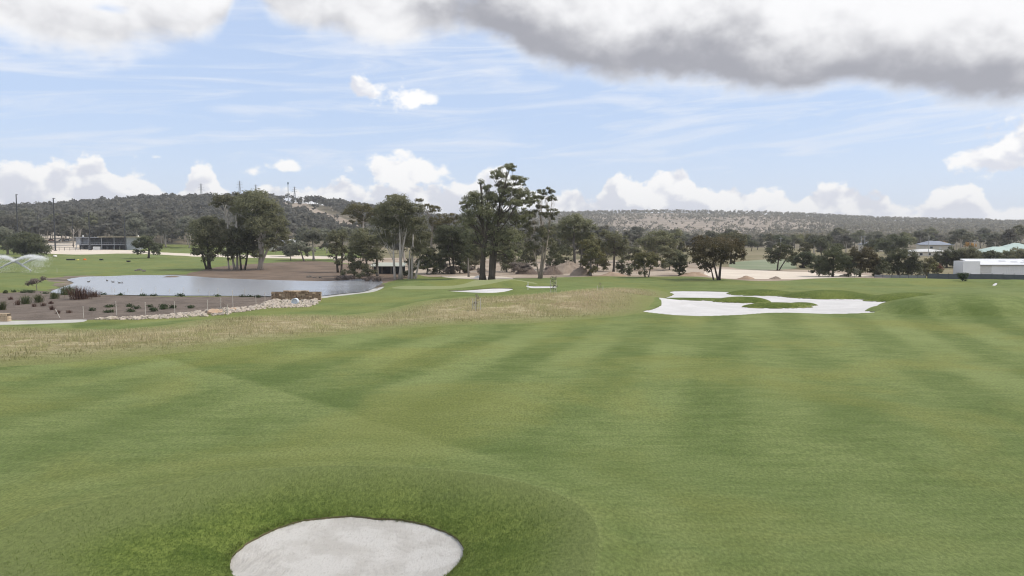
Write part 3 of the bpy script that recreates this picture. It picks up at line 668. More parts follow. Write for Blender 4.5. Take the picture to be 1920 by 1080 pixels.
tree('dark_tree', 'big dark shaggy evergreen at the right end of the pale sand strip', (1562, 519), [(1560,478,22,16),(1548,492,18,16),(1574,490,18,16),(1560,505,26,13),(1566,466,14,10)], [(1562,1562,475,4)], 'dark', 'dark', openness=.1)
tree('dark_tree', 'dark brownish evergreen, second from the pale sand strip on the right', (1612, 519), [(1610,474,22,14),(1596,488,18,16),(1624,486,16,16),(1610,502,28,14),(1634,500,12,14)], [(1612,1612,475,4)], 'dark', 'brown', openness=.08)
tree('dark_tree', 'wide dark green evergreen in the row left of the white shed', (1684, 518), [(1684,480,24,14),(1668,492,22,16),(1700,492,20,16),(1684,505,34,12)], [(1684,1684,478,4)], 'dark', 'dark', openness=.08)
tree('dark_tree', 'tall dark dome-topped pine above the grey-roofed houses', (1675, 490), [(1674,452,24,12),(1658,462,16,11),(1690,462,14,11),(1674,470,28,10)], [(1675,1675,462,4)], 'dark', 'dark', openness=.05, dist=300)
tree('olive_tree', 'smaller olive evergreen between the wide evergreen and the white shed', (1740, 516), [(1740,500,16,8),(1730,506,14,9),(1752,508,12,8)], [(1740,1740,500,2)], 'dark', 'olive', openness=.1)
tree('russet_tree', 'small russet-leaved tree close to the left corner of the white shed', (1758, 516), [(1758,500,6,6),(1762,506,5,6)], [(1758,1758,500,1.5)], 'grey', 'russet', openness=.3)
tree('russet_tree', 'thin russet-leaved tree beside the wide dark evergreen', (1712, 515), [(1712,497,4,7),(1711,505,4,6)], [(1712,1712,497,1.5)], 'grey', 'russet', openness=.3)
for q, (x, w_, h_, lab) in enumerate([(1775, 26, 13, 'dark green tree showing above the left end of the white shed'), (1808, 30, 15, 'broad green tree behind the middle of the white shed roof'), (1845, 32, 12, 'low green tree behind the white shed, under the green roof'), (1895, 30, 13, 'bushy tree at the right frame edge behind the white shed'), (1940, 34, 14, 'green tree behind the shed just past the right frame edge')]):
    tree('green_tree', lab, (x, 500), [(x, 476 + (q == 2) * 6, w_ * .7, h_), (x - w_ * .5, 484, w_ * .55, h_), (x + w_ * .5, 483, w_ * .55, h_), (x, 490, w_, h_ * .8)], [(x, x, 480, 4)], 'dark', 'gum' if q % 2 else 'dark', openness=.1, dist=235)
tree('autumn_tree', 'yellow autumn tree, narrow, behind the grey-roofed houses', (1776, 470), [(1776,459,4,5),(1775,464,5,4)], [(1776,1776,460,1.5)], 'grey', 'yellow', openness=.1, dist=430)
tree('autumn_tree', 'small faded yellow autumn tree just left of the narrow yellow one', (1766, 470), [(1766,456,3,4),(1766,462,4,3)], [(1766,1766,458,1.5)], 'grey', 'orange', openness=.2, dist=440)
tree('autumn_tree', 'wide flat orange autumn crown right of the yellow trees', (1820, 470), [(1812,459,11,4),(1825,460,8,3)], [(1820,1818,461,1.5)], 'grey', 'orange', openness=.2, dist=420)
tree('autumn_tree', 'golden-orange dome-shaped autumn tree above the pale green roof', (1883, 474), [(1883,468,13,5),(1876,470,8,4)], [(1883,1883,468,1.5)], 'grey', 'orange', openness=.05, dist=390)
tree('round_tree', 'dense dark dome-shaped tree behind the lawn sprinklers at far left', (57, 484), [(57,456,30,19),(42,462,20,18),(73,462,20,19),(57,470,36,13),(57,446,22,9)], [(57,57,470,4)], 'dark', 'dark', openness=0, layers=1.4)
tree('gum_tree', 'pale grey-green gum at the left frame edge beside the dark dome tree', (14, 482), [(12,440,26,16),(30,450,16,16),(0,454,22,18),(18,464,24,12),(-20,446,20,16)], [(14,14,450,4)], 'grey', 'grey', openness=.25)
tree('oak_tree', 'small round-headed tree with dark trunk right of the range building', (279, 484), [(276,452,20,13),(262,462,13,11),(292,462,12,12),(278,464,22,10),(258,472,7,5),(298,472,7,6)], [(279,280,462,4)], 'dark', 'dark', openness=.3)

for x, y, w_, h_, lf, lab in [(664,518,30,38,'gum','leafy undergrowth at the pond end of the twiggy gum'), (690,521,26,26,'gum','low bush hanging over the water left of the open hut'), (772,520,24,42,'dark','dark undergrowth right of the white-trunked dome gum'), (800,514,34,60,'dark','dark bushy tree filling the gap right of the dome gum'), (824,512,30,50,'gum','shadowy grey-green bush left of the dense dark tree'), (862,512,26,44,'dark','dark undergrowth between the dense dark tree and the tallest gum'), (890,505,40,60,'gum','leafy young gum just behind the twin trunks of the tallest gum'), (950,510,44,66,'gum','leafy young gum right behind the tallest gum'), (985,510,34,56,'gum','grey-green bush between the tallest gum and the pinkish-trunked gum'), (1045,506,36,60,'gum','leafy bush behind the pinkish-trunked gum'), (1120,508,30,70,'olive','upright leafy gum above the right flank of the soil heap'), (1190,506,30,52,'gum','leafy gum left of the rounded olive-green tree'), (1255,506,36,50,'gum','dark leafy gum behind the narrow dark green tree'), (1590,519,34,44,'dark','dark bushy evergreen between the shaggy one and the brownish one'), (1646,519,36,46,'dark','dark bushy evergreen between the brownish one and the wide one'), (1708,518,32,38,'dark','dark bush at the right side of the wide dark evergreen'), (1732,517,28,40,'olive','olive bush behind the smaller olive evergreen by the shed'), (1535,518,28,36,'dark','dark bush left of the big shaggy evergreen')]:
    n_ = max(3, int(h_ / 12)); lb = [(x + w_ * .28 * math.sin(i * 2.3 + x), y - h_ * (.18 + .72 * i / n_), w_ * (.52 - .16 * i / n_), h_ * .22) for i in range(n_)]
    tree('bushy_tree', lab, (x, y), lb, [(x, x + 2, y - h_ * .6, 2.5)], 'grey', lf, openness=.15)
# generic trees in the distance: a few kinds, each copy its own object
def proto(seed, h, w, leaf, bark, kind):
    rng = np.random.default_rng(seed); L = []
    n = 8 if kind == 'gum' else 6
    for i in range(n):
        a = i * 2.4; rr_ = w * .5 * (.15 + .6 * (i / n)); zz = h * (.82 - .30 * (i / n) + rng.uniform(-.06, .06)) if kind == 'gum' else h * rng.uniform(.35, .75)
        L.append((rr_ * math.cos(a), rr_ * math.sin(a), zz, w * rng.uniform(.20, .30), w * rng.uniform(.2, .3), h * rng.uniform(.10, .17) if kind == 'gum' else h * rng.uniform(.18, .26)))
    st = [(0, 0, rng.normal() * .5, 0, h * .55, h * .016), (.2, .2, w * .15, .3, h * .5, h * .012)]
    return tree_meshes(L, st, rng, .30, bark, leaf, pale=.4 if bark == 'white' else .2, openness=.3, layers=1.1)
PROTO = [proto(1, 17, 13, 'far', 'white', 'gum'), proto(2, 19, 14, 'grey', 'white', 'gum'), proto(3, 13, 13, 'far', 'grey', 'bush'), proto(4, 11, 11, 'dark', 'dark', 'bush'), proto(5, 16, 15, 'gum', 'grey', 'gum'), proto(6, 12, 10, 'olive', 'grey', 'bush'), proto(7, 20, 13, 'far', 'white', 'gum')]
rnd = random.Random(5)
LOOK = ['airy grey-green gum', 'pale silvery gum', 'full rounded grey-green tree', 'dark rounded tree', 'broad green gum', 'olive bushy tree', 'tall narrow-headed gum']
MARKS = [(-999, 'left of the tallest net pole'), (36, 'between the two tallest net poles'), (105, 'between the tall net pole and the range building'), (143, 'behind the left half of the range building'), (200, 'behind the right half of the range building'), (260, 'behind the small round-headed tree right of the range building'), (310, 'left of the pond bank gums'), (400, 'behind the pond bank gums'), (545, 'behind the hazy grey gum beyond the pond'), (615, 'behind the small upright dark gum'), (660, 'behind the twiggy gum at the pond end'), (720, 'behind the white-trunked dome gum'), (815, 'behind the dense dark tree left of the tallest gum'), (890, 'behind the tallest gum'), (985, 'behind the slender pinkish-trunked gum'), (1045, 'behind the largest soil heap'), (1130, 'behind the round-headed gum right of the soil heap'), (1183, 'behind the rounded olive-green tree'), (1255, 'behind the narrow dark green tree'), (1290, 'behind the spreading brown-green tree'), (1395, 'behind the distant pale green turf'), (1440, 'behind the leaning split-trunk tree'), (1490, 'behind the pale sand strip'), (1535, 'behind the big shaggy evergreen'), (1590, 'behind the dark brownish evergreen'), (1645, 'around the tall dome-topped pine'), (1705, 'around the grey-roofed houses'), (1765, 'near the yellow autumn trees'), (1800, 'near the flat orange autumn crown'), (1850, 'around the pale green roofs'), (1900, 'at the right frame edge')]
def belt_label(px, dist, kind):
    return 'distant %s %s%s' % (LOOK[kind], [m for a, m in MARKS if a <= px][-1], ', farther back' if dist > 480 else '')
def far_tree(px, dist, kind, sc, label, group):
    p = at(px, dist); tm, cm = PROTO[kind]; label = label or belt_label(px, dist, kind)
    e = thing('distant_tree', label, 'tree', p, rnd.uniform(0, 6.28), group); e.scale = (sc * rnd.uniform(.9, 1.15), sc * rnd.uniform(.9, 1.15), sc)
    link('trunk', tm, e); link('crown', cm, e)
for q in range(74):
    px = -70 + q * 6.1 + rnd.uniform(-9, 9); d = rnd.uniform(480, 640)
    far_tree(px, d, rnd.choice([0, 0, 1, 1, 6, 2, 4]), rnd.uniform(.8, 1.2), None, 'distant belt trees')
for q in range(60):
    px = 500 + q * 13 + rnd.uniform(-10, 10); d = rnd.uniform(260, 540)
    far_tree(px, d, rnd.choice([0, 1, 2, 2, 4, 5]), rnd.uniform(.6, .95), None, 'distant belt trees')
for q in range(110):
    px = 1130 + q * 7.9 + rnd.uniform(-10, 10); d = rnd.uniform(330, 620)
    if 1375 < px < 1440 and d < 430: d = rnd.uniform(470, 640)
    if 1720 < px < 1770 and d < 440: d = rnd.uniform(470, 620)
    sc = rnd.uniform(.6, 1.0) if d > 420 else rnd.uniform(.5, .75)
    far_tree(px, d, rnd.choice([0, 1, 2, 2, 3, 3, 4, 5]), sc, None, 'distant belt trees')
for q, (px, d, kd, sc, lab) in enumerate([(1385, 420, 3, .7, 'small dark round tree at the back of the pale green turf'), (1408, 415, 3, .62, 'squat dark tree right of the back of the pale green turf'), (1540, 330, 3, .9, 'dark tree just behind the big shaggy evergreen'), (1640, 330, 3, .8, 'dark tree left of the grey-roofed house')]):
    far_tree(px, d, kd, sc, lab, None)

# forest on the hills, far too dense to count
def forest(name, label, n, az0, az1, r0, r1, size, q, leaf, seed, dens, trunks=True):
    rng = np.random.default_rng(seed)
    a = np.radians(rng.uniform(az0, az1, n)); r = np.sqrt(rng.uniform(r0 ** 2, r1 ** 2, n)); X, Y = np.sin(a) * r, np.cos(a) * r
    Zz = hfun(X, Y); keep = rng.random(n) < dens(X, Y, Zz); X, Y, Zz = X[keep], Y[keep], Zz[keep]; n = len(X)
    hh = size * rng.uniform(.6, 1.35, n); base = rng.random(n)
    d = rng.normal(size=(n, q, 3)); d /= np.linalg.norm(d, axis=2)[:, :, None]
    cen = np.stack([X, Y, Zz + hh * .72], 1)[:, None, :] + d * (rng.random((n, q)) ** .4)[:, :, None] * (hh[:, None] * np.array([.36, .36, .27]))[:, None, :]
    cc = cen.reshape(-1, 3); s = np.repeat(hh, q) * rng.uniform(.15, .32, n * q)
    V, F = cards(cc, s, s * 1.2, rng, 0, (d + np.array([0, 0, .6])).reshape(-1, 3))
    tint = np.repeat(np.clip(np.repeat(base, q) * .6 + rng.random(n * q) * .4, 0, 1), 4)
    o = link(name, np_mesh(name, V, F, LEAF[leaf], tint)); tag(o, label, 'forest', None, 'stuff')
    if trunks:
        t = rng.random(n) < .3; Xt, Yt, Zt, ht = X[t], Y[t], Zz[t], hh[t]; m = len(Xt); wd = .018 * ht
        lx = rng.normal(size=m) * ht * .06
        B = np.stack([np.stack([Xt + wd, Yt, Zt], 1), np.stack([Xt - wd, Yt + wd, Zt], 1), np.stack([Xt - wd, Yt - wd, Zt], 1), np.stack([Xt + wd * .4 + lx, Yt, Zt + ht * .85], 1), np.stack([Xt - wd * .4 + lx, Yt + wd * .4, Zt + ht * .85], 1), np.stack([Xt - wd * .4 + lx, Yt - wd * .4, Zt + ht * .85], 1)], 1).reshape(-1, 3)
        fs = np.concatenate([np.arange(m)[:, None] * 6 + np.array(f) for f in ((0, 1, 4, 3), (1, 2, 5, 4), (2, 0, 3, 5))])
        o2 = link(name + '_trunks', np_mesh(name + '_trunks', B, fs, BARK['white'], np.full(m * 6, .75)), o); o2['kind'] = 'stuff'
def dens_left(X, Y, Zz):
    p = proj(X, Y, Zz); return np.where(sdf(p, CLEAR, 40) > -3, .03, .75 + .25 * fbm(X, Y, .02, 3))
def dens_right(X, Y, Zz):
    p = proj(X, Y, Zz); s = sdf(p, CLEAR2, 60); return np.clip(.85 + .3 * fbm(X, Y, .012, 3) - .62 * sst(s, -15, 15) - .5 * (fbm(X, Y, .006, 9) > .5), .06, 1)
forest('hillside_forest', 'grey-green gum forest covering the left-hand hill', 10500, -45, 8, 590, 1330, 11.5, 24, 'far', 11, dens_left)
forest('ridge_forest', 'paler open gum forest on the long right-hand ridge', 17000, -10, 45, 780, 2500, 10, 12, 'farr', 12, dens_right)

# ------------------------------------------------------------------ plants in the garden bed, saplings, long grass
def blades(cx, cy, n, h, spread, w, rng, z=None, lean=.5):
    """upright strap leaves: two bent quads each, returned as triangles-free quads"""
    a = rng.uniform(0, 2 * math.pi, n); l = rng.uniform(.15, lean, n) * h; hh = h * rng.uniform(.6, 1.1, n)
    bx = cx + rng.normal(size=n) * spread; by = cy + rng.normal(size=n) * spread; bz = z if z is not None else 0.0
    px_, py_ = -np.sin(a) * w / 2, np.cos(a) * w / 2
    mx, my = bx + np.cos(a) * l * .4, by + np.sin(a) * l * .4; ex, ey = bx + np.cos(a) * l, by + np.sin(a) * l
    zz = np.broadcast_to(bz, (n,))
    V = np.stack([np.stack([bx - px_, by - py_, zz], 1), np.stack([bx + px_, by + py_, zz], 1), np.stack([mx + px_ * .9, my + py_ * .9, zz + hh * .65], 1), np.stack([mx - px_ * .9, my - py_ * .9, zz + hh * .65], 1), np.stack([ex + px_ * .2, ey + py_ * .2, zz + hh], 1), np.stack([ex - px_ * .2, ey - py_ * .2, zz + hh], 1)], 1).reshape(-1, 3)
    i = np.arange(n)[:, None] * 6; F = np.concatenate([i + np.array([0, 1, 2, 3]), i + np.array([3, 2, 4, 5])])
    return V, F
def strap_plant(name, label, base, wpx, hpx, leaf, group=None, n=90):
    p = foot(*base); k = p.y / FPX; rng = np.random.default_rng(int(base[0] * 3 + base[1]))
    V, F = blades(0, 0, n, hpx * k, wpx * k * .16, .035 + .012 * hpx * k, rng, 0.0, 1.0)
    o = link(name, np_mesh(name, V, F, LEAF[leaf], np.repeat(rng.random(n), 6)), None, p); return tag(o, label, 'plant', group)
strap_plant('flax_plant', 'largest russet strap-leaved flax clump at the near pond edge', (150, 561), 46, 24, 'flax', n=260)
strap_plant('flax_plant', 'spreading russet flax, right end of the clump at the pond edge', (176, 557), 30, 13, 'flax', n=140)
strap_plant('reed_clump', 'tall green reed clump behind the russet flax at the pond edge', (128, 553), 40, 18, 'reed', n=260)
strap_plant('reed_clump', 'green upright tussock left of the reeds in the mulch bed', (102, 560), 20, 13, 'reed', n=120)
strap_plant('reed_clump', 'green tussock in the mulch bed, third from the left frame edge', (73, 567), 22, 16, 'reed', n=120)
strap_plant('reed_clump', 'green tussock in the mulch bed, second from the left frame edge', (48, 570), 20, 17, 'reed', n=120)
strap_plant('reed_clump', 'green tussock cut by the left frame edge in the mulch bed', (3, 581), 18, 17, 'reed', n=120)
for x, y, h_ in [(34,572,10),(64,575,6),(82,574,7),(98,581,9),(108,588,7),(130,587,6),(20,562,6),(96,570,6)]:
    strap_plant('russet_tussock', 'small russet tussock dotted over the left of the mulch bed', (x, y), 14, h_, 'flax', 'small russet tussocks in the mulch bed', 60)
def shrub(name, label, base, wpx, hpx, leaf, group=None, openness=.05):
    p = foot(*base); k = p.y / FPX; rng = np.random.default_rng(int(base[0] * 5 + base[1]))
    V, F, t, _ = leaf_cloud([(0, 0, hpx * k * .45, wpx * k * .5, wpx * k * .45, hpx * k * .5), (wpx * k * .2, 0, hpx * k * .4, wpx * k * .3, wpx * k * .3, hpx * k * .4)], rng, k, (2.4, 1.5), 1.6, openness)
    V[:, 2] = np.maximum(V[:, 2], .01)
    return tag(link(name, np_mesh(name, V, F, LEAF[leaf], t), None, p), label, 'shrub', group)
for x, y in [(172,583),(204,586),(243,575),(255,579),(245,585),(279,576),(284,584),(305,575),(307,580),(323,578),(357,578),(206,576)]:
    shrub('ground_shrub', 'low dark green cushion shrub planted in the mulch bed', (x, y), rnd.uniform(9, 19), rnd.uniform(3.5, 6.5), 'shrub', 'cushion shrubs in the mulch bed')
for x, y in [(12,550),(28,548),(45,549),(60,549),(85,551),(196,553),(224,554),(262,555),(288,555),(338,556),(412,556),(448,557),(466,557),(486,558)]:
    shrub('edge_shrub', 'small dark green tuft along the water side of the mulch bed', (x + rnd.uniform(-5, 5), y), rnd.uniform(6, 15), rnd.uniform(2.5, 5), 'shrub', 'dark tufts along the pond fence')
tree('pond_bush', 'twiggy grey-purple bush beside the left tip of the pond', (72, 545), [(70,528,12,7),(80,522,5,5),(60,532,8,5)], [(72,72,532,1.5)], 'grey', 'twig', openness=.4)
for x, y, w_, h_, lf, lab in [(838,513,44,17,'twig','brown leafless scrub left of the tallest gum'), (872,512,36,16,'twig','brown leafless scrub touching the tallest gum on its left'), (975,514,44,24,'twig','grey-brown leafless scrub right of the tallest gum'), (1030,512,30,16,'twig','grey-brown scrub at the left foot of the soil heap'), (900,514,20,12,'twig','low brown scrub between the trunks of the tallest gum'),
                              (640,524,26,8,'twig','dry grey brush on the right shore of the pond'), (700,530,44,12,'twig','grey waterside brush under the twiggy gum'), (655,521,20,6,'twig','dry tuft on the right pond shore')]:
    shrub('scrub', lab, (x, y), w_, h_, lf, None, .3)
for x, y, w_, h_, lab in [(1603,520,14,18,'silvery young tree against the dark evergreens, leftmost of three'), (1644,519,16,16,'silvery young tree against the dark evergreens, middle of three'), (1723,518,14,14,'silvery young tree near the fence, rightmost of three')]:
    tree('silver_tree', lab, (x, y), [(x, y - h_ * .65, w_ * .4, h_ * .28), (x + 2, y - h_ * .4, w_ * .35, h_ * .22)], [(x, x, y - h_ * .6, 1.2)], 'white', 'grey', openness=.5)
shrub('round_shrub', 'round green shrub standing before the white shed wall', (1802, 527), 21, 18, 'shrub')
M['stake'] = simple('stake_wood', (.55, .52, .47), (.42, .40, .36), 4); M['wire'] = simple('galvanised', (.36, .37, .38), (.46, .46, .46), 3, .5)
def sapling(label, base, hpx, stakes, leafy):
    p = foot(*base); k = p.y / FPX; h = hpx * k; rng = np.random.default_rng(int(base[0])); e = thing('staked_sapling', label, 'sapling', p)
    MB().tube([(0, 0, -.1), (.05, .02, h * .5), (.02, 0, h * .95)], [.03, .022, .01], 5).build('stem', BARK['grey'], e)
    for q in range(stakes):
        a = q * 2.1 + .4; x, y = .55 * math.cos(a), .4 * math.sin(a)
        MB().box((x, y, h * .34), (.06, .06, h * .72), a).build('stake', M['stake'], e)
    V, F, t, _ = leaf_cloud([(0, 0, h * .72, h * .17, h * .17, h * .25), (0.1, 0, h * .4, h * .2, h * .2, h * .2)], rng, .05, (3, 1.4), leafy * .35, .7)
    link('foliage', np_mesh('foliage', V, F, LEAF['twig' if leafy < .6 else 'grey'], t), e)
    g = MB()
    for q in range(6):
        a = q * math.pi / 3; g.tube([(.5 * math.cos(a), .5 * math.sin(a), 0), (.5 * math.cos(a), .5 * math.sin(a), h * .5)], .006, 4)
    for z in (h * .15, h * .32, h * .5): g.tube([(.5 * math.cos(a * math.pi / 6), .5 * math.sin(a * math.pi / 6), z) for a in range(13)], .006, 4)
    g.build('guard', M['wire'], e)
sapling('sapling in a wire guard with pale stakes on the near tan rough', (893, 583), 34, 4, .5)
sapling('thin grey-leaved sapling on the tan rough, right of the white bunker stake', (1037, 553), 40, 2, .9)
sapling('faint spindly sapling at the middle of the tan mound', (1125, 551), 22, 2, .3)
sapling('spindly staked sapling at the right end of the stone channel', (418, 591), 28, 1, .2)

# long dry grass on the rough, thicker turf round the near bunker, grass edge
def scatter(field, bb, n, rng, thr=.15):
    P = np.stack([rng.uniform(bb[0], bb[1], n), rng.uniform(bb[2], bb[3], n)], 1); f = field(P); k = f > thr; return P[k], f[k]
rng = np.random.default_rng(21)
lo, hi = ROUGH.min(0), ROUGH.max(0)
P, f = scatter(rough_field, (max(lo[0], -62), hi[0], lo[1], hi[1]), 230000, rng, .3)
clump = np.clip(.5 + .8 * fbm(P[:, 0], P[:, 1], .55, 6) + .35 * sst(f, 0, 5), 0, 1); k = rng.random(len(P)) < .03 + .45 * clump * sst(f, .2, 4.5); P, f = P[k], f[k]
hgt = .08 + (.20 + .22 * clump[k]) * sst(f, .5, 6) * rng.uniform(.4, 1.2, len(P))
V, F = blades(P[:, 0], P[:, 1], len(P), hgt, .02, .05, rng, hfun(P[:, 0], P[:, 1]) - .02, 1.0)
gt = np.clip(sst(f, 0, 9) * .55 + rng.random(len(P)) * .4 + .28 * fbm(P[:, 0], P[:, 1] * 1.6, .35, 2) + .05, 0, 1)
o = link('long_grass', np_mesh('long_grass', V, F, LEAF['dry'], np.repeat(gt, 6))); tag(o, 'tan long dry grass over the rough', 'grass', None, 'stuff')
coll_f = lambda P: np.minimum(sdf(P, NCOLL, 8), -sdf(P, NSAND, 8))
P, f = scatter(coll_f, (-17, 3.2, 14.5, 28.5), 130000, rng, .0)
kk = rng.random(len(P)) < .03 + .97 * sst(sdf(P, NCOLL, 8) + .7 * fbm(P[:, 0], P[:, 1], 1.1, 3), .2, 3.6) * (1 - .7 * sst(-P[:, 0], 7, 13)); P, f = P[kk], f[kk]
V, F = blades(P[:, 0], P[:, 1], len(P), .035 + .03 * rng.random(len(P)), .0, .014, rng, hfun(P[:, 0], P[:, 1]) - .008, 1.3)
tn = np.clip(.40 + .34 * fbm(P[:, 0], P[:, 1], .8, 8) + .16 * fbm(P[:, 0] * .6, P[:, 1], 2.3, 5) + rng.normal(size=len(P)) * .13, 0, 1)
o = link('bunker_turf', np_mesh('bunker_turf', V, F, LEAF['grass'], np.repeat(tn, 6))); tag(o, 'thick green turf lining the bowl of the nearest bunker', 'grass', None, 'stuff')

bd = np.repeat(NSAND, 110, 0); P = bd + rng.normal(size=bd.shape) * .13; P = P[(sdf(P, NSAND, 8) < .03) & (rng.random(len(P)) < .25 + .75 * (fbm(P[:, 0], P[:, 1], 3.0, 4) > 0))]
V, F = blades(P[:, 0], P[:, 1], len(P), (.035 + .08 * rng.random(len(P)) ** 2), .0, .014, rng, np.where(sdf(P, NSAND, 8) > 0, -.06, -.01) + hfun(P[:, 0], P[:, 1]), 1.6)
o = link('lip_grass', np_mesh('lip_grass', V, F, LEAF['grass'], np.repeat(.35 + rng.random(len(P)) * .65, 6))); tag(o, 'ragged grass hanging over the rim of the nearest bunker', 'grass', None, 'stuff')

# ------------------------------------------------------------------ stones, wall, pipe, posts by the pond
M['rock'] = simple('riprap_rock', (.50, .44, .37), (.34, .29, .24), 1.6, .9, bump=.05); M['stone'] = simple('wall_stone', (.36, .27, .18), (.22, .16, .105), 1.1, .9, bump=.05)
M['stone2'] = simple('wall_stone_pale', (.52, .42, .30), (.38, .29, .20), 1.1, .9, bump=.05); M['mortar'] = simple('mortar', (.12, .095, .07), None, 2, .95)
def rock_geo(r, rng, flat=.7):
    t = (1 + 5 ** .5) / 2; v = np.array([(-1,t,0),(1,t,0),(-1,-t,0),(1,-t,0),(0,-1,t),(0,1,t),(0,-1,-t),(0,1,-t),(t,0,-1),(t,0,1),(-t,0,-1),(-t,0,1)], float) / 1.9
    v *= rng.uniform(.7, 1.25, (12, 1)); v *= r * np.array([rng.uniform(.8, 1.4), rng.uniform(.7, 1.1), flat])
    a = rng.uniform(0, 6.28); c, s = math.cos(a), math.sin(a); v = np.stack([v[:, 0] * c - v[:, 1] * s, v[:, 0] * s + v[:, 1] * c, v[:, 2]], 1)
    return v, [(0,11,5),(0,5,1),(0,1,7),(0,7,10),(0,10,11),(1,5,9),(5,11,4),(11,10,2),(10,7,6),(7,1,8),(3,9,4),(3,4,2),(3,2,6),(3,6,8),(3,8,9),(4,9,5),(2,4,11),(6,2,10),(8,6,7),(9,8,1)]
rng = np.random.default_rng(31)
RIP = ghpoly([(165,598.5),(250,595),(340,588),(420,579),(470,575),(510,563),(530,557),(596,558),(601,561),(590,573),(555,577),(500,579),(430,589),(330,597),(230,600)])
lo, hi = RIP.min(0), RIP.max(0); P, f = scatter(lambda q: sdf(q, RIP), (lo[0], hi[0], lo[1], hi[1]), 9000, rng, .05)
P = P[:1500]; small = MB(); protos = []
for q in range(8):
    v, fc = rock_geo(1.0, rng); protos.append(MB().poly(v, fc).mesh('boulder', M['rock']))
for q, (x, y) in enumerate(P):
    z = hz(x, y)
    if q < 70:
        o = link('boulder', protos[q % 8], None, (x, y, z + .08)); s = rng.uniform(.30, .52); o.scale = (s, s, s); o.rotation_euler = (0, 0, rng.uniform(0, 6.28))
        tag(o, 'pale angular boulder in the stone-lined channel below the rock wall', 'rock', 'boulders in the stone-lined channel')
    else:
        v, fc = rock_geo(rng.uniform(.12, .27), rng); small.poly(v + np.array([x, y, z + .05]), fc)
tag(small.build('stone_riprap', M['rock']), 'pale broken stones lining the channel in front of the mulch bed', 'stones', None, 'stuff')
for x, y, r_, lab in [(402, 588, 1.1, 'big flat orange-tan sandstone slab at the end of the channel stones'), (436, 582, .6, 'tan boulder right of the flat sandstone slab')]:
    p = foot(x, y); v, fc = rock_geo(r_, rng, .38); tag(MB().poly(v, fc).build('sandstone_slab', simple('sandstone' + str(x), (.50, .36, .25), (.42, .30, .21), 1.5, .9, bump=.03), None, (p.x, p.y, p.z + .18)), lab, 'rock')
# headwall of rough stone with a pipe mouth
p = foot(555, 563); W_, n_ = 7.4, 0; k = p.y / FPX
hw = thing('stone_wall', 'curved brown rubble stone headwall at the pond outlet', 'wall', p)
MB().box((0, .25, .5), (W_ - .15, .42, 1.5)).build('core', M['mortar'], hw)
z = -.1; course = 0
while z < 1.45:
    hc = rng.uniform(.22, .32); x = -W_ / 2
    while x < W_ / 2 - .1:
        wd = min(rng.uniform(.28, .75), W_ / 2 - x); topz = 1.45 - .35 * (abs(x + wd / 2) / (W_ / 2)) ** 2.2
        if z + hc * .6 < topz:
            v, fc = rock_geo(1, rng, 1); 
            m_ = MB().box((0, 0, 0), (wd - .035, .6 + rng.uniform(-.12, .1), hc - .03), rng.normal() * .04, rng.uniform(.82, 1.0), (rng.normal() * .03, rng.normal() * .03))
            m_.build('stone', M['stone2'] if rng.random() < .3 else M['stone'], hw, (x + wd / 2, .05 + .12 * ((x + wd / 2) / 3.7) ** 2 * 2, z + hc / 2))
        x += wd
    z += hc; course += 1
M['pipe'] = simple('pipe_concrete', (.62, .66, .72), (.55, .60, .68), 2, .6); M['pipe_in'] = simple('pipe_flap', (.66, .72, .80), (.60, .66, .74), 1.5, .5)
pp = foot(553, 571); pipe = thing('drain_pipe', 'pale round drain pipe mouth at the foot of the stone headwall', 'pipe', (pp.x, pp.y, pp.z + .42))
ring = MB()
for q in range(20):
    a0, a1 = q * math.pi / 10, (q + 1) * math.pi / 10
    def rp(a, r_, y): return (r_ * math.cos(a), y, r_ * math.sin(a))
    ring.poly([rp(a0, .45, -.2), rp(a1, .45, -.2), rp(a1, .45, .5), rp(a0, .45, .5), rp(a0, .37, -.2), rp(a1, .37, -.2), rp(a1, .37, .45), rp(a0, .37, .45)], [(0, 1, 2, 3), (4, 7, 6, 5), (0, 4, 5, 1)])
ring.build('pipe', M['pipe'], pipe)
MB().tube([(0, -.02, 0), (0, .03, 0)], .365, 20).build('flap', M['pipe_in'], pipe)
# block pillar at the left edge
p = foot(4, 603); pl_ = thing('stone_pillar', 'squared sandstone block pier at the left frame edge beside the path', 'wall', p)
MB().box((-.25, .3, .42), (1.7, .5, .86)).build('core', M['mortar'], pl_)
for c_i in range(3):
    x = -1.1
    while x < .62:
        wd = min(rng.uniform(.35, .7), .62 - x)
        if wd > .08: MB().box((0, 0, 0), (wd - .025, .66, .275), 0, .96).build('stone', M['stone2'], pl_, (x + wd / 2, .3, .15 + c_i * .3))
        x += wd
# stakes along the pond
STK = [(157,597,22),(219,591,25),(273,590,23),(328,590,24),(389,586,23),(177,553,14),(210,553,15),(215,553,12),(239,553,11),(265,553,12),(291,553.5,15),(318,554,12),(345,554,15),(372,554,12),(409,556,15),(392,556,10),(437,577,32),(414,585,26),(459,556,14),(480,570,14),(497,566,18),(107,511,8)]
post = MB().tube([(0, 0, -.2), (0, 0, 1)], .035, 6).poly([(-.045, -.045, 1), (.045, -.045, 1), (.045, .045, 1), (-.045, .045, 1), (0, 0, 1.05)], [(0, 1, 4), (1, 2, 4), (2, 3, 4), (3, 0, 4)]).mesh('fence_stake', M['stake'])
for q, (x, y, h_) in enumerate(STK):
    p = foot(x, y); o = link('fence_stake', post, None, p); o.scale = (1, 1, h_ * p.y / FPX); o.rotation_euler = (rnd.uniform(-.03, .03), rnd.uniform(-.04, .04), 0)
    front = y > 560
    tag(o, 'thin grey stake in the row along the front of the mulch bed' if front else 'thin grey stake in the row along the water edge of the mulch bed', 'post', 'front row of stakes' if front else 'waterside row of stakes')
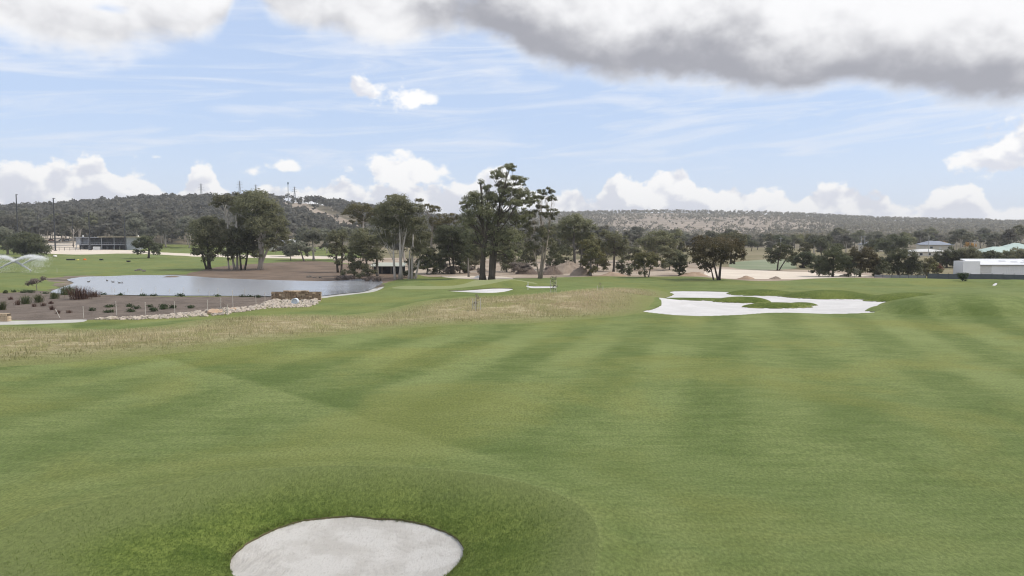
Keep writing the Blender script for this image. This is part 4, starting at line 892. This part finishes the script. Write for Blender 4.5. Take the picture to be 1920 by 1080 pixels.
p = foot(113, 596); tag(MB().tube([(0, 0, -.1), (-.5, 0, 1.0)], .04, 6).build('leaning_stick', M['stake'], None, p), 'pale stick leaning to the left in the mulch bed', 'stick')
p = foot(990, 543); ob = thing('marker_stake', 'white marker stake standing at the bunker right of the putting green', 'stake', p)
M['white'] = simple('white_paint', (.78, .78, .77), (.72, .72, .70), 2, .6)
MB().box((0, 0, .6), (.11, .11, 1.3)).build('post', M['white'], ob); MB().box((0, 0, 1.27), (.13, .13, .05), 0, .6).build('cap', M['white'], ob)
# ducks on the water
M['duck'] = simple('duck_feathers', (.10, .085, .07), (.05, .045, .04), 6); M['islet'] = M['bank']
for q, (x, y) in enumerate([(166,529),(201,527),(224,531),(229,531),(212,529.5)]):
    g = G(x, y, WATER); d_ = thing('duck', 'small dark duck floating on the left part of the pond', 'duck', (g[0], g[1], WATER), rnd.uniform(0, 6), 'ducks on the pond')
    MB().tube([(-.3, 0, .1), (-.2, 0, .09), (0, 0, .07), (.18, 0, .09), (.26, 0, .12)], [.03, .11, .15, .11, .04], 8).build('body', M['duck'], d_, None, True)
    MB().tube([(.2, 0, .12), (.24, 0, .26), (.27, 0, .32), (.36, 0, .31), (.43, 0, .30)], [.05, .04, .06, .03, .015], 6).build('head', M['duck'], d_, None, True)
g = G(322, 519.5, WATER); v, fc = rock_geo(1.6, rng, .22); tag(MB().poly(v * np.array([1.6, 1, 1]), fc).build('mud_islet', M['bank'], None, (g[0], g[1], WATER)), 'dark muddy islet near the far shore of the pond', 'islet')
for q, (x, y, r_) in enumerate([(262,507,.9),(255,508,.6),(270,509,.7),(580,520,.7),(600,521,.5),(590,521,.5)]):
    p = foot(x, y); v, fc = rock_geo(r_, rng, .55); tag(MB().poly(v, fc).build('shore_rock', simple('shore_rock%d' % q, (.17, .15, .13), (.10, .09, .08), 2), None, (p.x, p.y, p.z + .1)), 'dark rock in the small pile on the far left shore' if x < 400 else 'dark rock on the far shore below the brown bank', 'rock', 'rocks on the left shore' if x < 400 else 'rocks below the brown bank')
# sprinklers: nozzle and jets of real droplets
M['drop'] = simple('water_drops', (.92, .94, .96), (.88, .9, .93), 2, .2)
def sprinkler(px, py, px2, apex, label, seed):
    p = foot(px, py); rg = np.random.default_rng(seed); k = p.y / FPX; e = thing('sprinkler', label, 'sprinkler', p)
    MB().tube([(0, 0, -.1), (0, 0, .5)], .06, 8).tube([(0, 0, .5), (.25 * math.copysign(1, px2 - px), 0, .68)], .05, 8).build('nozzle', simple('sprinkler_metal%d' % seed, (.2, .2, .2), None, 3, .5), e)
    L = (px2 - px) * k; t = np.concatenate([rg.random(9000) ** 1.1 * .85, .5 + .5 * rg.random(2500)]); n = len(t)
    x = L * t; zc = .6 + 4 * apex * k * t * (1 - t * .5) * .5 * 1.0; zc = .6 + apex * k * (1 - np.abs(1 - t / .74) ** 1.35)
    fall = np.where(rg.random(n) < sst(t, .3, 1.0) * .38, rg.random(n) ** 1.5, 0) * zc
    c = np.stack([x + rg.normal(size=n) * (.08 + .8 * t ** 2), rg.normal(size=n) * (.08 + 1.6 * t ** 2), np.maximum(zc - fall + rg.normal(size=n) * (.06 + .30 * t ** 1.5), .03)], 1)
    s = rg.uniform(.025, .06, n)[:, None, None] * np.array([(1, 1, 1), (-1, -1, 1), (-1, 1, -1), (1, -1, -1)])[None] * .6
    V = (c[:, None, :] + s).reshape(-1, 3); i_ = np.arange(n)[:, None] * 4; F = np.concatenate([i_ + np.array(q) for q in ((0, 1, 2), (0, 3, 1), (0, 2, 3), (1, 3, 2))])
    o = link('water_jet', np_mesh('water_jet', V, F, M['drop']), e); o['kind'] = 'stuff'
sprinkler(58, 511, -14, 26, 'lawn sprinkler throwing a white jet to the left across the range grass', 1)
sprinkler(-8, 511, 84, 27, 'lawn sprinkler at the left frame edge throwing a long white jet to the right', 2)
sprinkler(40, 500, 86, 14, 'farther lawn sprinkler misting in front of the dark dome tree', 3)

# ------------------------------------------------------------------ buildings and site objects
def house(name, label, px, dist, w, d, h, rise, wallm, roofm, rz=0, dz=0):
    p = at(px, dist); p.z += dz; e = thing(name, label, 'house', p, rz)
    MB().box((0, 0, h / 2 - .3), (w, d, h + .6)).build('wall', wallm, e)
    o_ = .5; a, c = w / 2 + o_, d / 2 + o_; rg = max(w / 2 - d / 2, .3)
    MB().poly([(-a, -c, h), (a, -c, h), (a, c, h), (-a, c, h), (-rg, 0, h + rise), (rg, 0, h + rise), (-a, -c, h - .2), (a, -c, h - .2), (a, c, h - .2), (-a, c, h - .2)], [(0, 1, 5, 4), (1, 2, 5), (2, 3, 4, 5), (3, 0, 4), (6, 7, 1, 0), (7, 8, 2, 1), (8, 9, 3, 2), (9, 6, 0, 3), (9, 8, 7, 6)]).build('roof', roofm, e)
    n = max(2, int(w / 3.5))
    for i in range(n):
        x = -w / 2 + (i + .5) * w / n
        if i == n // 2:
            dr = MB().box((x, -d / 2 - .03, 1.05), (1.0, .06, 2.1)).build('door', M['trim'], e); MB().box((x + .36, -d / 2 - .09, 1.0), (.06, .06, .14)).build('handle', M['wire'], dr)
        else:
            wn = MB().box((x, -d / 2 - .03, h * .55), (1.5, .06, 1.2)).build('window', M['trim'], e); MB().box((x, -d / 2 - .07, h * .55), (1.3, .03, 1.0)).build('pane', M['glass'], wn)
    return e
M['trim'] = simple('trim', (.62, .62, .61), (.56, .56, .55), 2, .5); M['glass'] = simple('dark_glass', (.045, .055, .07), (.03, .035, .045), 1, .12, .6)
M['cream'] = simple('cream_wall', (.60, .57, .51), (.54, .51, .46), 1.2); M['brick'] = simple('brick_wall', (.33, .22, .17), (.27, .18, .14), 2); M['greyroof'] = simple('grey_roof', (.22, .25, .30), (.27, .29, .34), 1, .6)
M['paleroof'] = simple('pale_roof', (.60, .60, .58), (.52, .52, .50), .8, .5); M['greenroof'] = simple('green_roof', (.43, .52, .47), (.38, .47, .43), .7, .5)
house('house', 'small house with blue-grey hip roof left of the tall dark pine', 1641, 400, 14, 10, 3.2, 2.2, M['cream'], M['greyroof'], .2, 1.0)
house('house', 'house with blue-grey hip roof between the tall pine and the yellow tree', 1754, 385, 13, 10, 3.2, 2.0, M['cream'], M['greyroof'], -.15, .9)
house('house', 'second grey hip roof behind the one beside the yellow tree', 1743, 430, 12, 9, 3.0, 2.0, M['cream'], M['greyroof'], .3, 1.2)
house('house', 'house with low pale roof in front of the grey-roofed houses', 1733, 335, 16, 12, 2.6, 1.2, M['cream'], M['paleroof'], .1, -.6)
house('house', 'building with pale green roof behind the white shed, under the golden tree', 1868, 300, 16, 12, 3.0, 2.4, M['cream'], M['greenroof'], .1, -.2)
house('house', 'building with pale green roof at the right frame edge', 1903, 318, 12, 10, 3.2, 2.4, M['cream'], M['greenroof'], -.2, .4)
house('house', 'pale house glimpsed between the pond bank gums and the hazy grey gum', 527, 420, 12, 10, 4.2, 2.0, M['cream'], M['greyroof'], .2, .3)
house('house', 'pale-roofed house in the trees right of the pond bank gums', 548, 455, 12, 9, 3.2, 1.8, M['brick'], M['paleroof'], -.1, 1.5)
house('house', 'long pale roof on the forested slope above the range building', 240, 720, 34, 14, 4, 1.5, M['cream'], M['paleroof'], .1, 3.5)
house('house', 'shorter pale roof on the slope, left of the long one above the range building', 176, 735, 14, 10, 5, 2, M['cream'], M['paleroof'], .1, 3.5)
# white shed
p = at(1880, 182); p.z = min(p.z, 0) + .55; sh = thing('shed', 'long low white shed with ribbed walls and sheet roof behind the fence', 'shed', p)
k = 182 / FPX; X0, X1 = (1806 - 1880) * k, (2010 - 1880) * k; xs = (1838 - 1880) * k
M['shed'] = simple('shed_wall', (.76, .77, .79), (.72, .73, .75), .6, .5); M['shedroof'] = simple('shed_roof', (.72, .73, .74), (.66, .67, .69), .5, .45)
MB().box(((X0 + xs) / 2, 2, 1.0), (xs - X0, 4, 4.2)).build('wall', M['shed'], sh)
MB().box(((X1 + xs) / 2, 4.4, .7), (X1 - xs, 7.2, 2.9)).build('wall', M['shed'], sh)
MB().poly([(X0 + .8, .3, 3.12), (xs, .3, 3.12), (X1, .3, 2.55), (xs, .3, 2.2), (xs, 0.2, 2.2), (X1, .2, 2.2)], []).poly([(xs - .1, .4, 2.22), (X1, .4, 2.22), (X1, 8.2, 3.45), (xs - .1, 8.2, 3.45), (xs - .1, .4, 2.12), (X1, .4, 2.12), (X1, 8.2, 3.3), (xs - .1, 8.2, 3.3)], [(0, 1, 2, 3), (7, 6, 5, 4), (4, 5, 1, 0), (3, 2, 6, 7), (0, 3, 7, 4), (1, 5, 6, 2)]).build('roof', M['shedroof'], sh)
MB().box(((xs + X1) / 2, 8.1, 3.45), (X1 - xs, .5, .16)).build('ridge_cap', M['shedroof'], sh)
for x, y in ((9.5, 5.2), (5.5, 3.8), (3.2, 5.0), (7.2, 2.6)):
    z = 2.22 + (y - .4) / 7.8 * 1.23; MB().poly([(x - .9, y - .25, z - .03 + .05), (x + .9, y - .25, z - .03 + .05), (x + .9, y + .25, z + .13), (x - .9, y + .25, z + .13)], [(0, 1, 2, 3)]).build('skylight', M['greyroof'], sh)
MB().box(((xs + X1) / 2, .34, 2.14), (X1 - xs, .12, .12)).build('gutter', M['greyroof'], sh)
nx = int((X1 - xs) / .45)
for i in range(nx):
    if i > nx * .28: MB().box((xs + (i + .5) * .45, .77, 1.0), (.30, .05, 2.1)).build('rib', M['shed'], sh)
MB().box((xs + 1.9, .76, 1.0), (3.0, .06, 2.0)).build('door', M['trim'], sh)
# dark fence before the shed
M['fence'] = simple('fence_mesh', (.075, .085, .10), (.10, .11, .125), 1.5, .7); M['fpost'] = simple('fence_post', (.05, .055, .06), None, 3, .5)
def fence(label, x0, x1, d0, d1, n, h, pm):
    A, Bp = at(x0, d0), at(x1, d1); e = thing('fence', label, 'fence', A); step = (Bp - A) / n; ang = math.atan2(step.y, step.x); ln = math.hypot(step.x, step.y)
    pm_ = MB().box((0, 0, h / 2 - .1), (ln - .09, .03, h)).mesh('panel', pm); ps = MB().box((0, 0, h / 2), (.08, .08, h + .3)).mesh('post', M['fpost'])
    for i in range(n + 1):
        c = step * i; z = hz(A.x + c.x, A.y + c.y) - A.z; o = link('post', ps, e, (c.x, c.y, z)); o.rotation_euler[2] = ang
        if i < n: c = step * (i + .5); z = hz(A.x + c.x, A.y + c.y) - A.z; o = link('panel', pm_, e, (c.x, c.y, z)); o.rotation_euler[2] = ang
fence('long dark grey screen fence in front of the white shed', 1740, 2010, 167, 158, 13, 1.25, M['fence'])
fence('lower grey fence continuing left towards the dark evergreens', 1640, 1737, 172, 168, 6, .75, simple('grey_fence', (.20, .21, .22), (.26, .26, .27), 2))
# light poles near the houses
for x, d_, h_, lab in [(1740, 320, 9.5, 'slim grey lamp pole beside the low pale-roofed house'), (1826, 330, 7.5, 'short grey pole above the trees behind the white shed'), (1463, 330, 9, 'wooden power pole with crossarm above the leaning tree'), (1614, 360, 9, 'grey pole left of the small hip-roofed house'), (1620, 372, 9, 'grey pole nearest the small hip-roofed house')]:
    p = at(x, d_); e = thing('utility_pole', lab, 'pole', p)
    MB().tube([(0, 0, -.3), (0, 0, h_)], [.16, .11], 7).build('shaft', M['wire'], e); MB().box((0, 0, h_ - .5), (1.8, .12, .14)).build('crossarm', M['wire'], e)
# driving range building
p = at(200, 452); k = 452 / FPX; e = thing('range_building', 'two-storey driving range building with dark open bays and thin pale roof', 'building', p)
xx = lambda px: (px - 200) * k
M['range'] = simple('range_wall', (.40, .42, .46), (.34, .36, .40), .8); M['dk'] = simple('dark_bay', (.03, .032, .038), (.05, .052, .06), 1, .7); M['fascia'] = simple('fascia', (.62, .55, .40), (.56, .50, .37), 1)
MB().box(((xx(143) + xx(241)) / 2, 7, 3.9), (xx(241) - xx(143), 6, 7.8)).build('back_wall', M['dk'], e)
MB().box((xx(249), 4.5, 3.9), (xx(258) - xx(240), 10, 7.8)).build('end_wall', M['range'], e)
for i in range(5):
    for j in range(2): MB().box((xx(244.6) + j * 2.9, -.53, .75 + i * 1.5), (2.7, .06, 1.42)).build('panel', M['range'], e)
MB().box((xx(148), 2.6, 5.6), (2.4, 4, 4.0)).build('wall_panel', M['range'], e)
MB().box((xx(156), 3.2, 5.4), (4.6, 2, 3.4)).build('wall_panel', simple('range_wall2', (.23, .25, .29), None, .8), e)
MB().box(((xx(143) + xx(240)) / 2, 2.2, 3.15), (xx(240) - xx(143), 5, .35)).build('balcony_slab', M['range'], e)
rl = MB().box(((xx(143) + xx(240)) / 2, -.25, 4.35), (xx(240) - xx(143), .08, .09))
for i in range(30): rl.box((xx(143.5) + i * (xx(240) - xx(143)) / 30, -.25, 3.85), (.06, .06, 1.0))
rl.build('railing', M['range'], e)
for i in range(9):
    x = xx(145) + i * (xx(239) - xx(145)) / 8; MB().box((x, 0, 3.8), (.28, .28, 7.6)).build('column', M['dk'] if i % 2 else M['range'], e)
for i in range(8):
    x = xx(145) + (i + .5) * (xx(239) - xx(145)) / 8; w_ = MB().box((x, 3.9, 5.2), (2.9, .1, 2.6)).build('window', M['glass'], e); MB().box((x, 3.8, 5.2), (.1, .06, 2.6)).build('mullion', M['range'], w_)
    MB().box((x, 3.0, 1.1), (.12, 2.2, 1.9)).build('bay_divider', M['range'] if i % 3 else M['white'], e)
MB().box((xx(183), -.4, 1.0), (4.6, .1, 2.0)).build('screen_panel', M['white'], e)
MB().box((xx(226), 3.5, 8.0), (xx(264) - xx(188), 12, .35), 0).build('roof', M['fascia'], e); MB().box((xx(165), 3.8, 7.75), (xx(188) - xx(141), 9, .3)).build('roof', M['range'], e)
for x in (154, 258): MB().box((xx(x), 2, 8.6), (.5, .5, 1.1)).build('vent', M['white'], e)
M['black'] = simple('black_pole', (.028, .030, .034), (.045, .047, .052), 1, .5)
for x, d_, ytop, lab in [(36, 425, 365, 'tallest black range net pole at far left'), (105, 425, 372, 'tall black net pole between the dome tree and the range building'), (170, 430, 398, 'black net pole in front of the left bays of the range building'), (236, 432, 405, 'black net pole at the right end of the range building'), (139, 470, 405, 'thinner black net pole just left of the range building'), (74, 480, 402, 'thin distant net pole between the two tallest poles')]:
    p = at(x, d_); h_ = CAMH + d_ * (450 - ytop) / FPX - p.z; e = thing('net_pole', lab, 'pole', p); r_ = .42 if d_ < 450 else .2
    MB().tube([(0, 0, -.4), (0, 0, h_ * .5), (0, 0, h_)], [r_, r_ * .85, r_ * .65], 8).build('shaft', M['black'], e)
    MB().box((0, 0, .15), (r_ * 3, r_ * 3, .3)).build('base_plate', M['black'], e); MB().box((.35, 0, h_ - .15), (1.6 if x == 105 else 1.0, .25, .3)).build('top_bracket', M['black'], e)
A = at(92, 430); rlg = thing('railing_fence', 'dark low rail fence left of the range building', 'fence', A)
for i in range(9):
    MB().box((i * 3.2, 0, .9), (.16, .16, 2.4)).build('post', M['black'], rlg)
for z in (1.0, 1.9): MB().box((12.8, -.1, z), (25.6, .08, .14)).build('rail', M['black'], rlg)
def car(px, dist, colr, label):
    p = at(px, dist); e = thing('parked_car', label, 'car', p, rnd.uniform(-.3, .3)); m_ = simple('car_paint_' + str(px), colr, colr, 1, .3, .5)
    MB().box((0, 0, .65), (4.3, 1.75, .6), 0, .97).build('body', m_, e); MB().box((-.2, 0, 1.2), (2.6, 1.55, .55), 0, .72).build('cabin', M['glass'], e); MB().box((-.2, 0, 1.5), (1.9, 1.1, .06)).build('roof', m_, e)
    for x in (-1.35, 1.35):
        for y in (-.8, .8): MB().tube([(x, y - .1, .33), (x, y + .1, .33)], .33, 10).build('wheel', M['black'], e)
for x, c_, l_ in [(98, (.60, .22, .10), 'orange-red vehicle parked left of the tall net pole'), (118, (.62, .63, .65), 'white car parked behind the rail fence, left of the pair'), (128, (.66, .66, .66), 'white car parked behind the rail fence, nearest the range building')]: car(x, 520, c_, l_)
# odds and ends on the range grass
for x, y, c_, l_, sz in [(159, 488, (.75, .17, .03), 'bright orange range target on the grass before the building', .55), (103, 483, (.7, .7, .68), 'white patch-like target near the dark dome tree', .8), (146, 488, (.5, .45, .12), 'small yellow and black basket left of the orange target', .5)]:
    p = foot(x, y); e = thing('range_target', l_, 'target', p)
    m_ = simple('target%d' % x, c_, c_, 1, .6); MB().tube([(0, 0, 0), (0, 0, sz * .5), (0, 0, sz * .9), (0, 0, sz)], [sz, sz * 1.05, sz * .7, sz * .2], 12).build('drum', m_, e); MB().tube([(0, 0, sz * .9), (0, 0, sz * 1.3)], .05, 6).build('pin', M['black'], e)
for x, y in [(128, 488), (132, 488), (137, 488), (190, 488), (241, 492)]:
    p = foot(x, y); e = thing('ball_crate', 'small black crate lying on the range grass', 'crate', p, 0, 'black crates on the range grass')
    MB().box((0, 0, .25), (1.1, .7, .5), 0, 1.08).build('bin', M['black'], e); MB().box((0, 0, .53), (1.25, .85, .06)).build('rim', M['black'], e)
# open hut by the pond
p = foot(722, 514); k = p.y / FPX; e = thing('open_hut', 'open-fronted hut with pale green roof beneath the gums by the pond', 'hut', p)
M['hut'] = simple('hut_roof', (.38, .40, .34), (.44, .45, .39), 1, .6); M['wood'] = simple('timber', (.16, .135, .11), (.22, .19, .155), 3)
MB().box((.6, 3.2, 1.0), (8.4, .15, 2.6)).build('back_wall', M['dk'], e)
for x in (-3.2, -.8, 1.6, 4.4): MB().box((x, 0, 1.0), (.22, .22, 2.4)).build('post', M['wood'], e)
MB().poly([(-3.8, -.6, 2.15), (5.2, -.6, 2.15), (5.2, 3.8, 2.95), (-3.8, 3.8, 2.95), (-3.8, -.6, 2.0), (5.2, -.6, 2.0), (5.2, 3.8, 2.8), (-3.8, 3.8, 2.8)], [(0, 1, 2, 3), (7, 6, 5, 4), (4, 5, 1, 0), (5, 6, 2, 1), (6, 7, 3, 2), (7, 4, 0, 3)]).build('roof', M['hut'], e)
# heaps of soil
def heap(label, px, py, wpx, hpx, m_, seed, cat='soil heap'):
    p = foot(px, py); k = p.y / FPX; w, h = wpx * k / 2, hpx * k; V_, F_ = [(0, 0, h)], []
    rg = np.random.default_rng(seed); n, m2 = 28, 9
    for j_ in range(1, m2):
        for i_ in range(n):
            a = i_ * 2 * math.pi / n; t = j_ / (m2 - 1); rad = w * t * (1 + .12 * math.sin(3 * a + seed) + .08 * math.sin(7 * a))
            V_.append((rad * math.cos(a) + w * .12 * math.sin(t * 3 + seed), rad * math.sin(a) * .7, h * (1 - t) ** .8 * (1 + .1 * rg.normal()) * (1 + .25 * math.sin(2 * a + seed) * t) - .1 * t))
    for i_ in range(n):
        F_.append((0, 1 + i_, 1 + (i_ + 1) % n))
        for j_ in range(m2 - 2): a_, b_2 = 1 + j_ * n + i_, 1 + j_ * n + (i_ + 1) % n; F_.append((a_, a_ + n, b_2 + n, b_2))
    tag(MB().poly(V_, F_).build('soil_heap', m_, None, p, True), label, cat)
M['soil1'] = soil('heap_soil', (.24, .19, .15), (.31, .25, .20), (.17, .135, .11), .4, .15); M['soil2'] = soil('heap_dark', (.15, .115, .095), (.20, .155, .125), (.10, .08, .07), .4, .2); M['soil3'] = soil('heap_orange', (.34, .24, .17), (.40, .30, .22), (.26, .19, .14), .4, .1)
heap('largest brown soil heap right of the slender pinkish-trunked gum', 1060, 512, 84, 22, M['soil1'], 1); heap('darker soil heap at the left of the largest brown heap', 1036, 515, 44, 16, M['soil2'], 2); heap('brown soil heap on the right flank of the largest heap', 1090, 516, 44, 16, M['soil1'], 3)
heap('grey rubble heap behind the slender pinkish-trunked gum', 990, 514, 50, 16, M['soil2'], 4); heap('low orange-brown soil ridge left of the small conifers', 1150, 517, 60, 7, M['soil3'], 5); heap('low orange soil heap in front of the pale sand strip', 1398, 523, 34, 6, M['soil3'], 6)
heap('small grey-brown soil heap right of the low orange one', 1453, 523, 24, 5, M['soil1'], 7); heap('low brown soil bank left of the spreading tree', 1300, 517, 60, 7, M['soil3'], 8); heap('pale earth heap beside the silvery young tree', 1585, 519, 30, 5, M['palesand'], 9); heap('white sand pile at the foot of the tallest gum', 897, 521, 18, 5, M['whitesand'], 10, 'sand pile')
p = foot(992, 503); k = p.y / FPX; v_, f_ = [], []
for i in range(7):
    for j in range(5): v_.append(((i - 3) * .55, (j - 2) * .6, 1.1 - .16 * abs(i - 2.5) ** 1.4 - .05 * j + .07 * math.sin(i * 2 + j * 3) ))
for i in range(6):
    for j in range(4): a = i * 5 + j; f_.append((a, a + 5, a + 6, a + 1))
o = MB().poly(v_, f_).build('white_tarpaulin', M['white'], None, (p.x, p.y - 1, p.z + .4), True); tag(o, 'white tarpaulin draped over the rubble heap', 'tarpaulin')
sm = o.modifiers.new('thickness', 'SOLIDIFY'); sm.thickness = .03
# pylons and mast on the left ridge
M['steel'] = simple('pylon_steel', (.22, .24, .27), (.27, .29, .32), 1, .6); M['mast'] = simple('mast_blue', (.12, .20, .27), (.15, .24, .31), 1, .6)
def pylon(px, dist, ytop, label):
    p = at(px, dist); h = CAMH + dist * (450 - ytop) / FPX - p.z; e = thing('pylon', label, 'pylon', p); w = h * .09; br = MB()
    for sx in (-1, 1):
        for sy in (-1, 1): MB().tube([(sx * w, sy * w, -.5), (sx * w * .35, sy * w * .35, h * .6), (sx * .12, sy * .12, h)], .22, 4).build('leg', M['steel'], e)
    for i in range(8):
        z0, z1 = h * i / 8, h * (i + 1) / 8; a0, a1 = w * (1 - min(i / 8 / .6, 1) * .65), w * (1 - min((i + 1) / 8 / .6, 1) * .65)
        for sy in (-1, 1): br.tube([(-a0, sy * a0, z0), (a1, sy * a1, z1)], .11, 3).tube([(a0, sy * a0, z0), (-a1, sy * a1, z1)], .11, 3)
    br.build('bracing', M['steel'], e)
    for z, l in ((.70, .17), (.82, .14), (.93, .11)): MB().tube([(-h * l, 0, h * z), (0, 0, h * (z + .025)), (h * l, 0, h * z)], .2, 4).build('cross_arm', M['steel'], e)
pylon(381, 1190, 345, 'lattice power pylon farthest left on the left ridge'); pylon(453, 1150, 340, 'lattice power pylon on the ridge directly above the umbrella-topped gum'); pylon(483, 1250, 347, 'lattice power pylon just behind the top of the dome-crowned pond gum'); pylon(555, 1120, 351, 'lattice power pylon right of the blue-topped mast')
p = at(543, 1110); h = CAMH + 1110 * (450 - 343) / FPX - p.z; e = thing('telecom_mast', 'slim telecom mast with blue-green antenna head on the left ridge', 'mast', p)
MB().tube([(0, 0, -.5), (0, 0, h)], [.75, .4], 8).build('shaft', M['steel'], e)
for i in range(3): a = i * 2.09; MB().box((.9 * math.cos(a), .9 * math.sin(a), h - 1.3), (.7, .7, 3.0), a).build('antenna', M['mast'], e)
MB().tube([(0, 0, h - 3), (0, 0, h - 2.6)], 1.2, 10).build('platform', M['mast'], e)

# ------------------------------------------------------------------ air
hm = bpy.data.materials.new('haze'); hm.use_nodes = True; nt = hm.node_tree; nt.nodes.clear()
ho = nt.nodes.new('ShaderNodeOutputMaterial'); pv = nt.nodes.new('ShaderNodeVolumePrincipled'); pv.inputs['Color'].default_value = (.93, .95, 1, 1); pv.inputs['Density'].default_value = .00017; pv.inputs['Anisotropy'].default_value = .3
nt.links.new(pv.outputs[0], ho.inputs['Volume'])
zt = max(float(HZ.max()) + 60, 140); hzb = MB().box((0, 0, (zt - 6) / 2), (8200, 8200, zt + 6)).build('haze', hm); hzb['kind'] = 'stuff'; hzb['label'] = 'thin pale haze in the air over the whole landscape'; hzb['category'] = 'haze'
